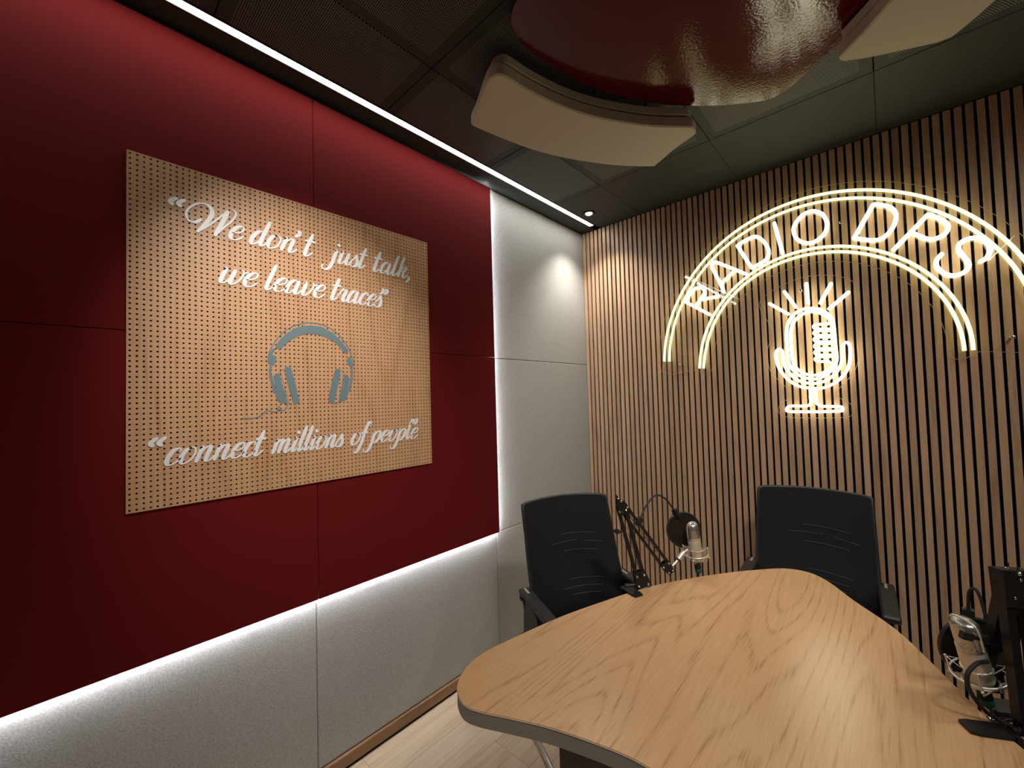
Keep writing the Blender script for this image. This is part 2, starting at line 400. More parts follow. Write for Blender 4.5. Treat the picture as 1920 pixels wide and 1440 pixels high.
# ------------------------------------------------------------------ oak pegboard sign
PX = -1.643
PG = empty('quote_board', (-1.6495, .6615, 1.171), label='square perforated oak board with white script quotes and a headphone picture on the red wall', cat='sign')
py0, py1, pz0, pz1 = .1205, 1.2025, 1.1695, 2.249
N_ = 69
def peg(nx, nz):
    V = []; F = []; sy = (py1-py0)/nx; sz = (pz1-pz0)/nz; r = .0031; n = 8
    ox, oy, oz = PG.location
    for i in range(nx):
        for j in range(nz):
            cy = py0+(i+.5)*sy-oy; cz = pz0+(j+.5)*sz-oz; b0 = len(V)
            for k in range(n):
                a = 2*PI*k/n+PI/8
                c_, s_ = math.cos(a), math.sin(a); q = max(abs(c_), abs(s_))
                V.append((PX-ox, cy+c_/q*sy/2, cz+s_/q*sz/2))
            for k in range(n): a = 2*PI*k/n+PI/8; V.append((PX-ox, cy+math.cos(a)*r, cz+math.sin(a)*r))
            for k in range(n): a = 2*PI*k/n+PI/8; V.append((PX-.0055-ox, cy+math.cos(a)*r, cz+math.sin(a)*r))
            # close the square corners with the outer ring's own corner points
            cs = []
            for sgy, sgz in ((1,1),(-1,1),(-1,-1),(1,-1)):
                cs.append(len(V)); V.append((PX-ox, cy+sgy*sy/2, cz+sgz*sz/2))
            for k in range(n):
                k2 = (k+1) % n
                F.append((b0+k, b0+k2, b0+n+k2, b0+n+k)); F.append((b0+n+k, b0+n+k2, b0+2*n+k2, b0+2*n+k))
            F += [(b0+0, cs[0], b0+1), (b0+2, cs[1], b0+3), (b0+4, cs[2], b0+5), (b0+6, cs[3], b0+7)]
    b = MB(); b.add(V, F)
    x1 = PX-ox; x0 = PX-.0060-ox; a0, a1, c0, c1 = py0-oy, py1-oy, pz0-oz, pz1-oz
    b.add([(x0,a0,c0),(x0,a1,c0),(x0,a1,c1),(x0,a0,c1),(x1,a0,c0),(x1,a1,c0),(x1,a1,c1),(x1,a0,c1)], [(0,1,5,4),(1,2,6,5),(2,3,7,6),(3,0,4,7)])
    return b
peg(N_, N_).build('perforated_board', M['oak_board'], PG)
b = MB(); b.box(Vector((-1.6498, py0+.002, pz0+.002))-PG.location, Vector((PX-.0056, py1-.002, pz1-.002))-PG.location); b.build('backing', M['hole'], PG)  # dark sheet added behind the board so the holes look near black

def ribbon(b, pts, width, x0, x1):
    n = len(pts); A = []; B_ = []
    for i in range(n):
        t = Vector(pts[min(i+1, n-1)])-Vector(pts[max(i-1, 0)]); t = t.normalized() if t.length > 1e-9 else Vector((1,0))
        nn = Vector((-t.y, t.x)); wa = wb = width[i]/2
        if 0 < i < n-1:      # keep the inner side of a tight bend from folding over
            p, q, s_ = Vector(pts[i-1]), Vector(pts[i]), Vector(pts[i+1]); cz = (q-p).x*(s_-q).y-(q-p).y*(s_-q).x
            if abs(cz) > 1e-14:
                R_ = (q-p).length*(s_-q).length*(s_-p).length/(2*abs(cz))
                if cz > 0: wa = min(wa, R_*.85)
                else: wb = min(wb, R_*.85)
        A.append(Vector(pts[i])+nn*wa); B_.append(Vector(pts[i])-nn*wb)
    V = []
    for xx in (x0, x1):
        V += [(xx, p.x, p.y) for p in A]+[(xx, p.x, p.y) for p in B_]
    F = []
    for i in range(n-1):
        F += [(i, i+1, n+i+1, n+i)[::-1], (2*n+i, 2*n+i+1, 3*n+i+1, 3*n+i), (i, 2*n+i, 2*n+i+1, i+1), (n+i, n+i+1, 3*n+i+1, 3*n+i)]
    F += [(0, n, 3*n, 2*n), (n-1, 3*n-1, 4*n-1, 2*n-1)]
    b.add(V, F)
SHEAR = .36
def nib(pts, k, sheared=True):
    # pen weight: heavy on down-strokes, light on up-strokes, softened at both ends
    n = len(pts); W_ = []
    for i in range(n):
        t = Vector(pts[min(i+1, n-1)])-Vector(pts[max(i-1, 0)])
        tx = t.x-(SHEAR*t.y if sheared else 0); L_ = math.hypot(tx, t.y) or 1; c = t.y/L_
        wgt = .082+.190*max(0, -c)**.9+.045*max(0, c)
        e = min(i, n-1-i)/max(1, n*.10); wgt *= .62+.38*min(1, e)
        W_.append(wgt*k*.93)
    for _ in range(2): W_ = [W_[0]]+[(W_[i-1]+W_[i]*2+W_[i+1])/4 for i in range(1, n-1)]+[W_[-1]]
    return W_
DOT = 'dot'
G = {
 'o': (.86, [[(.42,.97),(.2,.83),(.08,.45),(.18,.08),(.4,.02),(.64,.22),(.72,.6),(.62,.9),(.42,.97),(.3,.92)]]),
 'e': (.70, [[(.10,.45),(.35,.5),(.58,.68),(.58,.92),(.4,.98),(.18,.8),(.07,.4),(.16,.08),(.38,.02),(.6,.15),(.76,.38)]]),
 'n': (.98, [[(.02,.84),(.12,.98),(.13,.5),(.10,0)],[(.11,.35),(.28,.8),(.47,.98),(.6,.86),(.58,.4),(.60,.1),(.72,.02),(.9,.16),(1.02,.38)]]),
 'm': (1.45, [[(.02,.84),(.12,.98),(.13,.5),(.10,0)],[(.11,.35),(.26,.8),(.43,.98),(.55,.86),(.54,.4),(.53,0)],[(.55,.35),(.72,.8),(.89,.98),(1.02,.86),(1.0,.4),(1.02,.1),(1.14,.02),(1.32,.16),(1.44,.38)]]),
 'u': (.95, [[(.0,.84),(.11,.98),(.10,.5),(.12,.1),(.25,.02),(.44,.2),(.58,.55)],[(.62,.98),(.60,.5),(.62,.1),(.74,.02),(.9,.16),(1.0,.38)]]),
 'a': (.95, [[(.6,.78),(.46,.97),(.26,.9),(.09,.5),(.12,.1),(.26,.02),(.45,.2),(.59,.55)],[(.65,.98),(.62,.5),(.64,.1),(.76,.02),(.9,.16),(1.0,.38)]]),
 'd': (.95, [[(.6,.78),(.46,.97),(.26,.9),(.09,.5),(.12,.1),(.26,.02),(.45,.2),(.59,.55)],[(.66,1.80),(.64,1.2),(.61,.5),(.64,.1),(.76,.02),(.9,.16),(1.0,.38)]]),
 'l': (.50, [[(.16,1.82),(.14,1.2),(.11,.5),(.14,.1),(.26,.02),(.4,.16),(.52,.38)]]),
 'i': (.50, [[(.0,.84),(.13,.98),(.12,.5),(.14,.1),(.26,.02),(.4,.16),(.52,.38)],(DOT,.16,1.38)]),
 't': (.55, [[(.16,1.72),(.14,1.2),(.11,.5),(.14,.1),(.26,.02),(.42,.16),(.56,.38)],[(-.16,1.12),(.15,1.15),(.48,1.14)]]),
 's': (.62, [[(-.08,.25),(.12,.6),(.28,1.0)],[(.27,1.0),(.30,.78),(.47,.46),(.47,.16),(.28,.02),(.08,.04),(.02,.18)]]),
 'r': (.70, [[(-.08,.3),(.06,.7),(.14,1.02)],[(.13,.98),(.24,.90),(.40,.93),(.43,.7),(.38,.35),(.42,.08),(.54,.02),(.68,.16),(.78,.38)]]),
 'c': (.68, [[(.56,.74),(.55,.92),(.4,.98),(.18,.82),(.07,.42),(.15,.08),(.36,.02),(.58,.15),(.74,.38)]]),
 'v': (.85, [[(.0,.84),(.12,.98),(.17,.6),(.17,.18),(.30,.02),(.52,.2),(.68,.6),(.66,.95),(.55,.96)],[(.62,.86),(.74,.84),(.9,.96)]]),
 'w': (1.25, [[(.0,.84),(.12,.98),(.11,.5),(.13,.1),(.27,.02),(.45,.2),(.56,.55)],[(.62,.98),(.59,.5),(.61,.1),(.74,.02),(.95,.2),(1.09,.6),(1.06,.95),(.95,.96)],[(1.02,.86),(1.14,.84),(1.28,.96)]]),
 'k': (.90, [[(.16,1.82),(.15,1.2),(.13,.5),(.10,0)],[(.12,.35),(.30,.82),(.50,.98),(.60,.84),(.48,.58),(.22,.50)],[(.30,.52),(.46,.40),(.50,.12),(.62,.02),(.76,.16),(.86,.38)]]),
 'j': (.48, [[(.0,.84),(.13,.98),(.14,.5),(.14,-.1),(.05,-.48),(-.16,-.66),(-.38,-.62),(-.46,-.40),(-.38,-.32)],(DOT,.16,1.38)]),
 'f': (.50, [[(.56,1.58),(.50,1.76),(.36,1.80),(.22,1.5),(.17,.9),(.16,.2),(.06,-.38),(-.10,-.62),(-.28,-.60),(-.32,-.45)],[(-.14,.93),(.15,.96),(.46,.95)]]),
 'p': (.88, [[(.0,.84),(.13,.98),(.14,.5),(.13,-.1),(.04,-.48),(-.14,-.66),(-.36,-.62),(-.42,-.42)],[(.13,.35),(.30,.82),(.50,.98),(.68,.8),(.68,.4),(.50,.08),(.30,.02),(.16,.14)]]),
 ',': (.3, [[(.18,.20),(.24,.02),(.16,-.18),(.02,-.32)],(DOT,.15,.10)]),
 "'": (.35, [[(.20,1.68),(.26,1.5),(.18,1.32),(.04,1.2)],(DOT,.17,1.6)]),
 '"': (.55, [[(.18,1.68),(.24,1.5),(.16,1.32),(.02,1.2)],(DOT,.15,1.6),[(.54,1.68),(.60,1.5),(.52,1.32),(.38,1.2)],(DOT,.51,1.6)]),
 '`': (.9, [[(.24,1.78),(.08,1.62),(.02,1.46),(.10,1.32)],(DOT,.12,1.36),[(.62,1.78),(.46,1.62),(.40,1.46),(.48,1.32)],(DOT,.50,1.36)]),
}
XF = PX+.0022
def put_letter(ch, y, z, k, sxk=1.0):
    b = MB(); x0 = PX-.0004-PG.location.x; x1 = XF-PG.location.x
    for q, st in enumerate(G[ch][1]):
        dx = q*.0004
        if st[0] == DOT:
            cy = y+(st[1]*sxk+SHEAR*st[2])*k-PG.location.y; cz = z+st[2]*k-PG.location.z
            ring = [(math.cos(2*PI*i/14)*.115*k, math.sin(2*PI*i/14)*.115*k) for i in range(14)]
            V = [(x0, cy+a, cz+c) for a, c in ring]+[(x1+dx, cy+a, cz+c) for a, c in ring]
            b.add(V, [tuple(range(14, 28)), tuple(range(14))[::-1]]+[(i, (i+1) % 14, 14+(i+1) % 14, 14+i) for i in range(14)])
        else:
            P = [(y+(a*sxk+SHEAR*c)*k-PG.location.y, z+c*k-PG.location.z) for a, c in st]
            flat_bar = max(s_[1] for s_ in st)-min(s_[1] for s_ in st) < .1
            P = cr(P, 7); ribbon(b, P, [k*.15]*len(P) if flat_bar else nib(P, k*.96), x0, x1+dx)
    fix(b.build('letter', M['letter'], PG))
def word(txt, y0, y1, z, k):
    tot = sum(G[c][0] for c in txt); s = (y1-y0)/(tot*k); y = y0
    for c in txt: put_letter(c, y, z, k, s); y += G[c][0]*k*s
Z1, Z2, Z3, K = 2.046, 1.890, 1.297, .0545
W1 = [(0.302,2.091),(0.283,2.076),(0.267,2.078),(0.261,2.099),(0.272,2.123),(0.298,2.144),(0.321,2.142),(0.33,2.121),(0.317,2.088),(0.289,2.045)]
W2 = [(0.289,2.045),(0.325,2.081),(0.356,2.119),(0.377,2.143)]
W3 = [(0.375,2.142),(0.36,2.101),(0.336,2.044)]
W4 = [(0.336,2.044),(0.364,2.083),(0.387,2.112),(0.398,2.14),(0.387,2.15)]
b = MB()
for q, st in enumerate((W1, W2, W3, W4)):
    P = cr([(a-PG.location.y, c-PG.location.z) for a, c in st], 8); ribbon(b, P, nib(P, K*.95), PX-.0004-PG.location.x, XF+q*.0004-PG.location.x)
fix(b.build('letter', M['letter'], PG))
put_letter('`', .192, Z1, K*.98)
word('e', .372, .410, Z1, K); word('don', .434, .588, Z1, K); put_letter("'", .564, Z1, K); word('t', .614, .648, Z1, K)
word('just', .724, .868, Z1, K); word('talk', .905, 1.080, Z1, K); put_letter(',', 1.079, Z1, K)
word('we', .343, .452, Z2, K); word('leave', .480, .690, Z2, K); word('traces', .718, .945, Z2, K); put_letter('"', .918, Z2-.002, K*.96)
word('connect', .203, .468, Z3, K*.93); word('millions', .500, .760, Z3, K*.93); word('of', .792, .858, Z3, K*.93); word('people', .882, 1.115, Z3, K*.93)
put_letter('`', .146, Z3-.005, K*.95); put_letter('"', 1.062, Z3+.004, K*.95)


NEON = {
 'R_stem': [(-0.9164,2.0435),(-0.7792,1.9427)],
 'R_bowl': [(-0.9177,2.0499),(-0.8926,2.082),(-0.8646,2.1114),(-0.8345,2.1192),(-0.8122,2.1078),(-0.8033,2.0889),(-0.8107,2.0664),(-0.8312,2.0428),(-0.859,2.0063)],
 'R_leg': [(-0.8279,2.0422),(-0.7796,2.0435),(-0.7234,2.043)],
 'A_1': [(-0.695,2.0641),(-0.7139,2.1212),(-0.756,2.2283),(-0.7521,2.2476),(-0.7362,2.2522),(-0.721,2.2451),(-0.636,2.1865),(-0.5743,2.1431)],
 'A_2': [(-0.708,2.1167),(-0.6673,2.1477),(-0.6365,2.1752)],
 'D_1': [(-0.6117,2.3183),(-0.5903,2.3299),(-0.5543,2.3414),(-0.5166,2.3444),(-0.4815,2.3085),(-0.4587,2.2512),(-0.4677,2.2086),(-0.501,2.1868),(-0.5453,2.1731)],
 'D_2': [(-0.6117,2.3183),(-0.5453,2.1731)],
 'I': [(-0.4251,2.3919),(-0.3938,2.2165)],
 'O': [(-0.2509,2.402),(-0.282,2.4018),(-0.3091,2.3869),(-0.3326,2.3551),(-0.34,2.3273),(-0.3328,2.289),(-0.3122,2.2593),(-0.2842,2.2426),(-0.2532,2.2398),(-0.2228,2.2572),(-0.2082,2.2732),(-0.1982,2.299),(-0.1959,2.3219),(-0.2048,2.3533),(-0.2176,2.3778)],
 'E_1': [(-0.0945,2.2146),(-0.0181,2.3557)],
 'E_2': [(-0.0181,2.3557),(-0.0042,2.3522),(0.0247,2.3356),(0.0453,2.3179),(0.0576,2.2925),(0.0594,2.2681),(0.0514,2.2362),(0.0326,2.2046),(0.0083,2.185),(-0.0196,2.1822),(-0.0516,2.194),(-0.0945,2.2146)],
 'P_1': [(0.0443,2.1191),(0.1615,2.2455)],
 'P_2': [(0.1616,2.2466),(0.1703,2.2437),(0.1838,2.2318),(0.2036,2.2115),(0.2197,2.1889),(0.2231,2.1705),(0.2163,2.1501),(0.1968,2.1358),(0.1706,2.132),(0.1534,2.1407),(0.1327,2.1582),(0.1083,2.1822)],
 'S': [(0.3121,1.9977),(0.3273,2.007),(0.3367,2.026),(0.339,2.0443),(0.3317,2.0701),(0.317,2.0897),(0.2986,2.1022),(0.2761,2.1026),(0.2578,2.0931),(0.2505,2.078),(0.2528,2.0553),(0.2632,2.0306),(0.2735,2.0061),(0.2767,1.9883),(0.2703,1.9705),(0.2568,1.959),(0.2368,1.9537),(0.2203,1.9574),(0.199,1.9747),(0.183,2.0009),(0.1795,2.0194),(0.1847,2.0407),(0.1984,2.0572)],
 'cap': [(-0.3959,1.7552),(-0.3903,1.8148),(-0.3722,1.8603),(-0.3413,1.8883),(-0.3069,1.8986),(-0.2738,1.8947),(-0.2417,1.8835),(-0.2111,1.8527),(-0.1947,1.816),(-0.1908,1.7531),(-0.1893,1.6851),(-0.1875,1.623),(-0.2003,1.5846),(-0.2287,1.5496),(-0.2662,1.5288),(-0.2991,1.5277),(-0.3368,1.5414),(-0.3697,1.573),(-0.388,1.6101),(-0.3934,1.6586),(-0.3949,1.7068)],
 'coil': [(-0.215,1.6055),(-0.2079,1.5936),(-0.2232,1.572),(-0.2466,1.5564),(-0.2748,1.5466),(-0.3029,1.5483),(-0.3357,1.5649),(-0.3637,1.5964),(-0.3743,1.6389),(-0.3769,1.693),(-0.3769,1.7529),(-0.3721,1.8062),(-0.353,1.8454),(-0.3226,1.8704),(-0.2886,1.8797),(-0.2561,1.8714),(-0.2292,1.8527),(-0.2098,1.8296),(-0.2083,1.8123),(-0.2177,1.8051),(-0.2358,1.806),(-0.2634,1.8088),(-0.2756,1.7988),(-0.2644,1.7857),(-0.2369,1.7808),(-0.2098,1.7772),(-0.2047,1.7725),(-0.2102,1.7698),(-0.2359,1.7732),(-0.2635,1.7757),(-0.2756,1.7657),(-0.2645,1.7527),(-0.237,1.7481),(-0.2099,1.7447),(-0.2047,1.7401),(-0.2102,1.7374),(-0.2359,1.7399),(-0.2635,1.7421),(-0.2756,1.732),(-0.2645,1.7191),(-0.237,1.7148),(-0.21,1.7118),(-0.2048,1.7072),(-0.2103,1.7044),(-0.2361,1.7056),(-0.2636,1.7074),(-0.2757,1.6972),(-0.2646,1.6844),(-0.2371,1.6805),(-0.2101,1.6777),(-0.2049,1.6732),(-0.2104,1.6703),(-0.2361,1.6723),(-0.2637,1.6739),(-0.2758,1.6635),(-0.2647,1.6509),(-0.2372,1.6473),(-0.2102,1.6448),(-0.205,1.6403),(-0.2105,1.6374),(-0.2362,1.6386),(-0.2638,1.6399),(-0.2759,1.6294),(-0.2648,1.6169),(-0.2373,1.6135),(-0.2193,1.6109)],
 'cradle': [(-0.4493,1.6698),(-0.4432,1.6906),(-0.4325,1.6974),(-0.4201,1.6883),(-0.4172,1.6607),(-0.4164,1.6304),(-0.4063,1.5934),(-0.3806,1.5498),(-0.3475,1.5184),(-0.3048,1.5047),(-0.2626,1.5057),(-0.2207,1.5264),(-0.188,1.5612),(-0.171,1.5992),(-0.165,1.6378),(-0.162,1.6767),(-0.1582,1.693),(-0.1492,1.7021),(-0.1387,1.6965),(-0.1332,1.6737),(-0.1349,1.6351),(-0.1411,1.5913),(-0.158,1.5481),(-0.1902,1.5108),(-0.2269,1.487),(-0.2638,1.477),(-0.3153,1.4818),(-0.3582,1.4952),(-0.4014,1.533),(-0.4323,1.5831),(-0.4459,1.6267)],
 'stand': [(-0.3037,1.4756),(-0.304,1.4349),(-0.3044,1.403),(-0.3145,1.3886),(-0.3434,1.3859),(-0.3926,1.3862),(-0.409,1.3774),(-0.4111,1.3654),(-0.3988,1.3576),(-0.297,1.3566),(-0.188,1.3596),(-0.1767,1.368),(-0.1784,1.3791),(-0.1957,1.3831),(-0.2495,1.3835),(-0.2699,1.3911),(-0.2808,1.4056),(-0.2831,1.4402),(-0.2825,1.4748)],
 'ray0': [(-0.4658,1.9532),(-0.3833,1.8824)],
 'ray1': [(-0.3948,2.0062),(-0.3475,1.9144)],
 'ray2': [(-0.2959,2.0291),(-0.2933,1.9266)],
 'ray3': [(-0.1943,2.0077),(-0.2419,1.9174)],
 'ray4': [(-0.1281,1.9506),(-0.2075,1.8816)],
 'seamL': [(-0.9027,2.2052),(-0.6187,2.0086)],
 'seamR': [(0.4081,2.0823),(0.3337,1.9962)],
 'screws': [(-0.9682,1.652),(-0.1409,2.3074),(0.3839,1.6643),(-0.3226,1.9973)],
}
ARC0 = ([-0.05831, 0.00996, 0.14857, -0.00851, -0.13499, -0.00047, 0.82107], 0.0274, 3.1142)
ARC1 = ([-0.06551, 0.01535, 0.15625, -0.01742, -0.13044, 0.00298, 0.78377], 0.0251, 3.1165)
ARC2 = ([-0.01999, 0.01228, 0.06243, -0.01357, -0.03003, -0.00129, 0.54781], -0.0670, 3.2111)
ARC3 = ([0.00988, 0.01624, 0.01278, -0.01746, -0.00886, -0.00047, 0.5205], -0.0721, 3.2172)
HP = {
 'line': [(0.496,1.654),(0.505,1.68),(0.526,1.718),(0.558,1.753),(0.597,1.776),(0.64,1.788),(0.69,1.785),(0.736,1.765),(0.768,1.736),(0.794,1.7),(0.808,1.665),(0.815,1.639),(0.809,1.623)],
 'band': [(0.518,1.689),(0.537,1.716),(0.564,1.745),(0.597,1.766),(0.64,1.778),(0.684,1.777),(0.73,1.757),(0.761,1.729),(0.784,1.702),(0.794,1.687),(0.775,1.676),(0.761,1.697),(0.739,1.718),(0.708,1.734),(0.675,1.744),(0.639,1.745),(0.602,1.735),(0.572,1.715),(0.547,1.691),(0.532,1.674)],
 'sliderL': [(0.51,1.677),(0.495,1.653),(0.494,1.625),(0.502,1.62),(0.515,1.621),(0.522,1.648),(0.508,1.657),(0.518,1.675)],
 'stemL': [(0.5,1.62),(0.507,1.619),(0.503,1.588),(0.496,1.589)],
 'yokeL': [(0.496,1.583),(0.505,1.584),(0.521,1.523),(0.517,1.516),(0.51,1.519)],
 'cupL': [(0.51,1.578),(0.53,1.591),(0.557,1.483),(0.556,1.475),(0.529,1.483),(0.519,1.501),(0.518,1.513),(0.523,1.523),(0.517,1.547)],
 'padL': [(0.55,1.605),(0.562,1.611),(0.572,1.605),(0.598,1.494),(0.596,1.479),(0.585,1.474),(0.579,1.48)],
 'lineL': [(0.533,1.598),(0.546,1.604),(0.578,1.477),(0.569,1.47),(0.562,1.478),(0.534,1.597)],
 'padR': [(0.734,1.598),(0.744,1.611),(0.758,1.606),(0.753,1.57),(0.731,1.476),(0.717,1.476),(0.709,1.492)],
 'cupR': [(0.776,1.591),(0.798,1.575),(0.788,1.529),(0.791,1.512),(0.78,1.484),(0.75,1.477)],
 'yokeR': [(0.804,1.583),(0.812,1.58),(0.798,1.519),(0.789,1.521)],
 'sliderR': [(0.786,1.652),(0.8,1.661),(0.813,1.632),(0.808,1.622),(0.798,1.624),(0.788,1.638)],
 'stemR': [(0.801,1.619),(0.809,1.621),(0.812,1.59),(0.804,1.587)],
 'lineR': [(0.758,1.606),(0.774,1.6),(0.748,1.475),(0.74,1.469),(0.731,1.474)],
 'cable': [(0.409,1.431),(0.444,1.429),(0.469,1.436),(0.486,1.453),(0.498,1.453),(0.516,1.448),(0.533,1.456),(0.531,1.467),(0.524,1.463),(0.529,1.454),(0.542,1.452),(0.553,1.461),(0.557,1.478)],
}
# headphone picture cut from blue-grey sheet
def flat(name, pts, m, t=.0012, inset=0):
    ar = sum(pts[i-1][0]*pts[i][1]-pts[i][0]*pts[i-1][1] for i in range(len(pts)))
    if ar < 0: pts = pts[::-1]
    x0, x1 = PX-.0003-PG.location.x, PX+t-PG.location.x; n = len(pts)
    V = [(x0, a-PG.location.y, c-PG.location.z) for a, c in pts]+[(x1, a-PG.location.y, c-PG.location.z) for a, c in pts]
    b = MB(); b.add(V, [tuple(range(n, 2*n)), tuple(range(n))[::-1]]+[(i, (i+1) % n, n+(i+1) % n, n+i) for i in range(n)])
    return b.build(name, m, PG)
def smooth_poly(p, per=4): return [tuple(q) for q in cr(p, per, True)]
for key, nm in (('band', 'headband'), ('sliderL', 'slider'), ('sliderR', 'slider'), ('stemL', 'stem'), ('stemR', 'stem'), ('yokeL', 'yoke'), ('yokeR', 'yoke'),
                ('cupL', 'ear_cup'), ('cupR', 'ear_cup'), ('padL', 'ear_pad'), ('padR', 'ear_pad')):
    p = HP[key]
    if key.startswith('pad') or key.startswith('slider'): p = smooth_poly(p, 3)
    flat(nm, p, M['bluegrey'])
for key, nm, wd, cl in (('line', 'headband_outline', .0034, False), ('lineL', 'cup_outline', .0014, True), ('lineR', 'cup_outline', .0014, True), ('cable', 'cable_outline', .0032, False)):
    P = [tuple(q) for q in cr(HP[key], 5, False)] if not cl else [tuple(q) for q in HP[key]]+[HP[key][0]]
    P = [(a-PG.location.y, c-PG.location.z) for a, c in P]; b = MB()
    ribbon(b, P, [wd]*len(P), PX-.0003-PG.location.x, PX+.0011-PG.location.x); fix(b.build(nm, M['bluegrey'], PG))

# ------------------------------------------------------------------ ceiling cloud: red lacquer disc and cream felt pieces
DZ = CEIL-.06
disc = [(.043,1.685),(-.04,1.757),(-.126,1.826),(-.215,1.898),(-.28,1.925),(-.340,1.910),(-.461,1.820),(-.55,1.735),(-.640,1.630),(-.722,1.497),(-.788,1.355),(-.830,1.20),(-.850,1.081),(-.846,.996),(-.822,.938),(-.759,.898),(-.66,.885),(-.45,.92),(-.25,.935),(-.05,.915),(.09,.875),(.20,.86),(.285,.90),(.315,.99),(.295,1.12),(.25,1.28),(.19,1.45),(.12,1.595)]
disc = [tuple(p) for p in cr(disc, 4, True)]
def ccw(p):
    ar = sum(p[i-1][0]*p[i][1]-p[i][0]*p[i-1][1] for i in range(len(p))); return p if ar > 0 else p[::-1]
RD = empty('ceiling_disc', (-.28, 1.35, DZ), label='glossy dark red rounded triangle panel hung flat under the ceiling', cat='ceiling panel')
def rel(p, o): return [(a-o.location.x, c-o.location.y) for a, c in p]
b = MB(); b.prism(rel(ccw(disc), RD), 0, .018, .0015); b.build('lacquered_board', M['lacquer'], RD)
for a, c in ((-.45, -.25), (.35, -.3), (0, .4)):
    b = MB(); b.tube([(a, c, .018), (a, c, .062)], .006, 8); b.build('hanger', M['blackmetal'], RD)
def cloud(outline, label, zb):
    cx = sum(p[0] for p in outline)/len(outline); cy = sum(p[1] for p in outline)/len(outline)
    e = empty('ceiling_cloud', (cx, cy, zb), label=label, cat='ceiling panel', group='cream felt pieces around the red disc')
    P = [tuple(p) for p in cr(outline, 4, True)]; P = rel(ccw(P), e)
    b = MB(); b.prism(P, 0, .046, .005); b.build('felt_slab', M['cream'], e)
    Q = [(x*.96, y*.96) for x, y in P]
    b = MB(); b.prism(Q, .052, .084, .003); b.build('mounting_plate', M['cream'], e)
    n = len(P)
    for k in range(4): b = MB(); x, y = Q[int(k*n/4+n/8)]; b.tube([(x*.6, y*.6, .084), (x*.6, y*.6, CEIL-zb)], .005, 8); b.build('hanger', M['blackmetal'], e)
cloud([(-1.178,1.105),(-1.168,1.083),(-1.105,1.052),(-.985,.985),(-.945,.974),(-.912,.995),(-.896,1.10),(-.864,1.235),(-.815,1.365),(-.75,1.484),(-.66,1.615),(-.566,1.716),(-.547,1.745),(-.550,1.789),(-.572,1.805),(-.655,1.838),(-.762,1.898),(-.795,1.897),(-.905,1.774),(-.99,1.645),(-1.062,1.513),(-1.118,1.37),(-1.155,1.223)],
      'cream curved felt piece hanging left of the red disc, whole in view', CEIL-.15)
cloud([(.054,1.569),(.0,1.64),(-.06,1.705),(-.073,1.728),(-.066,1.752),(-.048,1.764),(.0,1.795),(.076,1.832),(.15,1.868),(.18,1.874),(.205,1.866),(.274,1.783),(.36,1.65),(.43,1.50),(.48,1.34),(.475,1.31),(.40,1.27),(.32,1.235),(.28,1.24),(.235,1.33),(.15,1.455)],
      'cream curved felt piece hanging right of the red disc, cut by the frame', CEIL-.15)

# ------------------------------------------------------------------ neon signs on the slats
NY = 2.635
def arc_pts(a, n=90, d=0):
    c, t0, t1 = a; out = []
    for i in range(n+1):
        th = t1+(t0-t1)*i/n; x = (th-PI/2)/(PI/2); r_ = 0
        for k in c: r_ = r_*x+k
        out.append(Vector((-.29+(r_+d)*math.cos(th), 0, 1.66+(r_+d)*math.sin(th))))
    return out
NS = empty('neon_sign', (-.29, NY, 1.66), label='lit arched neon sign reading RADIO DPS on the slatted wall', cat='neon sign')
def nloc(p, o, dy=0): return (p[0]-o.location.x, NY+dy-o.location.y, p[1]-o.location.z)
for a in (ARC0, ARC1, ARC2, ARC3):
    b = MB(); b.tube([Vector((p.x-NS.location.x, 0, p.z-NS.location.z)) for p in arc_pts(a)], .0068, 10)
    b.build('arc_tube', M['neon'], NS)
def neon(name, strokes, o, m, r_=.0085):
    b = MB()
    for st, closed, sm in strokes:
        P = [nloc(p, o) for p in st]
        if sm: P = cr(P, 5, closed)
        b.tube(P, r_, 10, closed=closed)
        if not closed: b.sphere(P[0], r_, 10); b.sphere(P[-1], r_, 10)
    return b.build(name, m, o)
T = NEON
for L_ in ([(T['R_stem'], 0, 0), (T['R_bowl'], 0, 1), (T['R_leg'], 0, 1)], [(T['A_1'][:3], 0, 1), (T['A_1'][2:6], 0, 1), (T['A_1'][5:], 0, 1), (T['A_2'], 0, 0)],
           [(T['D_1'], 0, 1), (T['D_2'], 0, 0)], [(T['I'], 0, 0)], [(T['O'], 1, 1)], [(T['E_1'], 0, 0), (T['E_2'], 0, 1)],
           [(T['P_1'], 0, 0), (T['P_2'], 0, 1)], [(T['S'], 0, 1)]):
    neon('letter', L_, NS, M['neon_w'])
for k in ('seamL', 'seamR'):
    b = MB(); b.bar(nloc(T[k][0], NS, .010), nloc(T[k][1], NS, .010), .004, .004); b.build('seam_bar', M['letter'], NS)
def sheet(name, poly, o, t=.004, y=NY+.012):
    # clear plate with a visible cut edge
    P = [(p[0]-o.location.x, p[1]-o.location.z) for p in poly]; n = len(P); y0 = y-o.location.y
    b = MB(); V = [(x, y0, z) for x, z in P]+[(x, y0+t, z) for x, z in P]
    b.add(V, [tuple(range(n)), tuple(range(n, 2*n))[::-1]]); s_ = b.build(name, M['acrylic'], o)
    e = MB(); e.tube([(x, y0+t/2, z) for x, z in P], .0011, 5, closed=True); e.build('cut_edge', M['acrylic_edge'], s_)
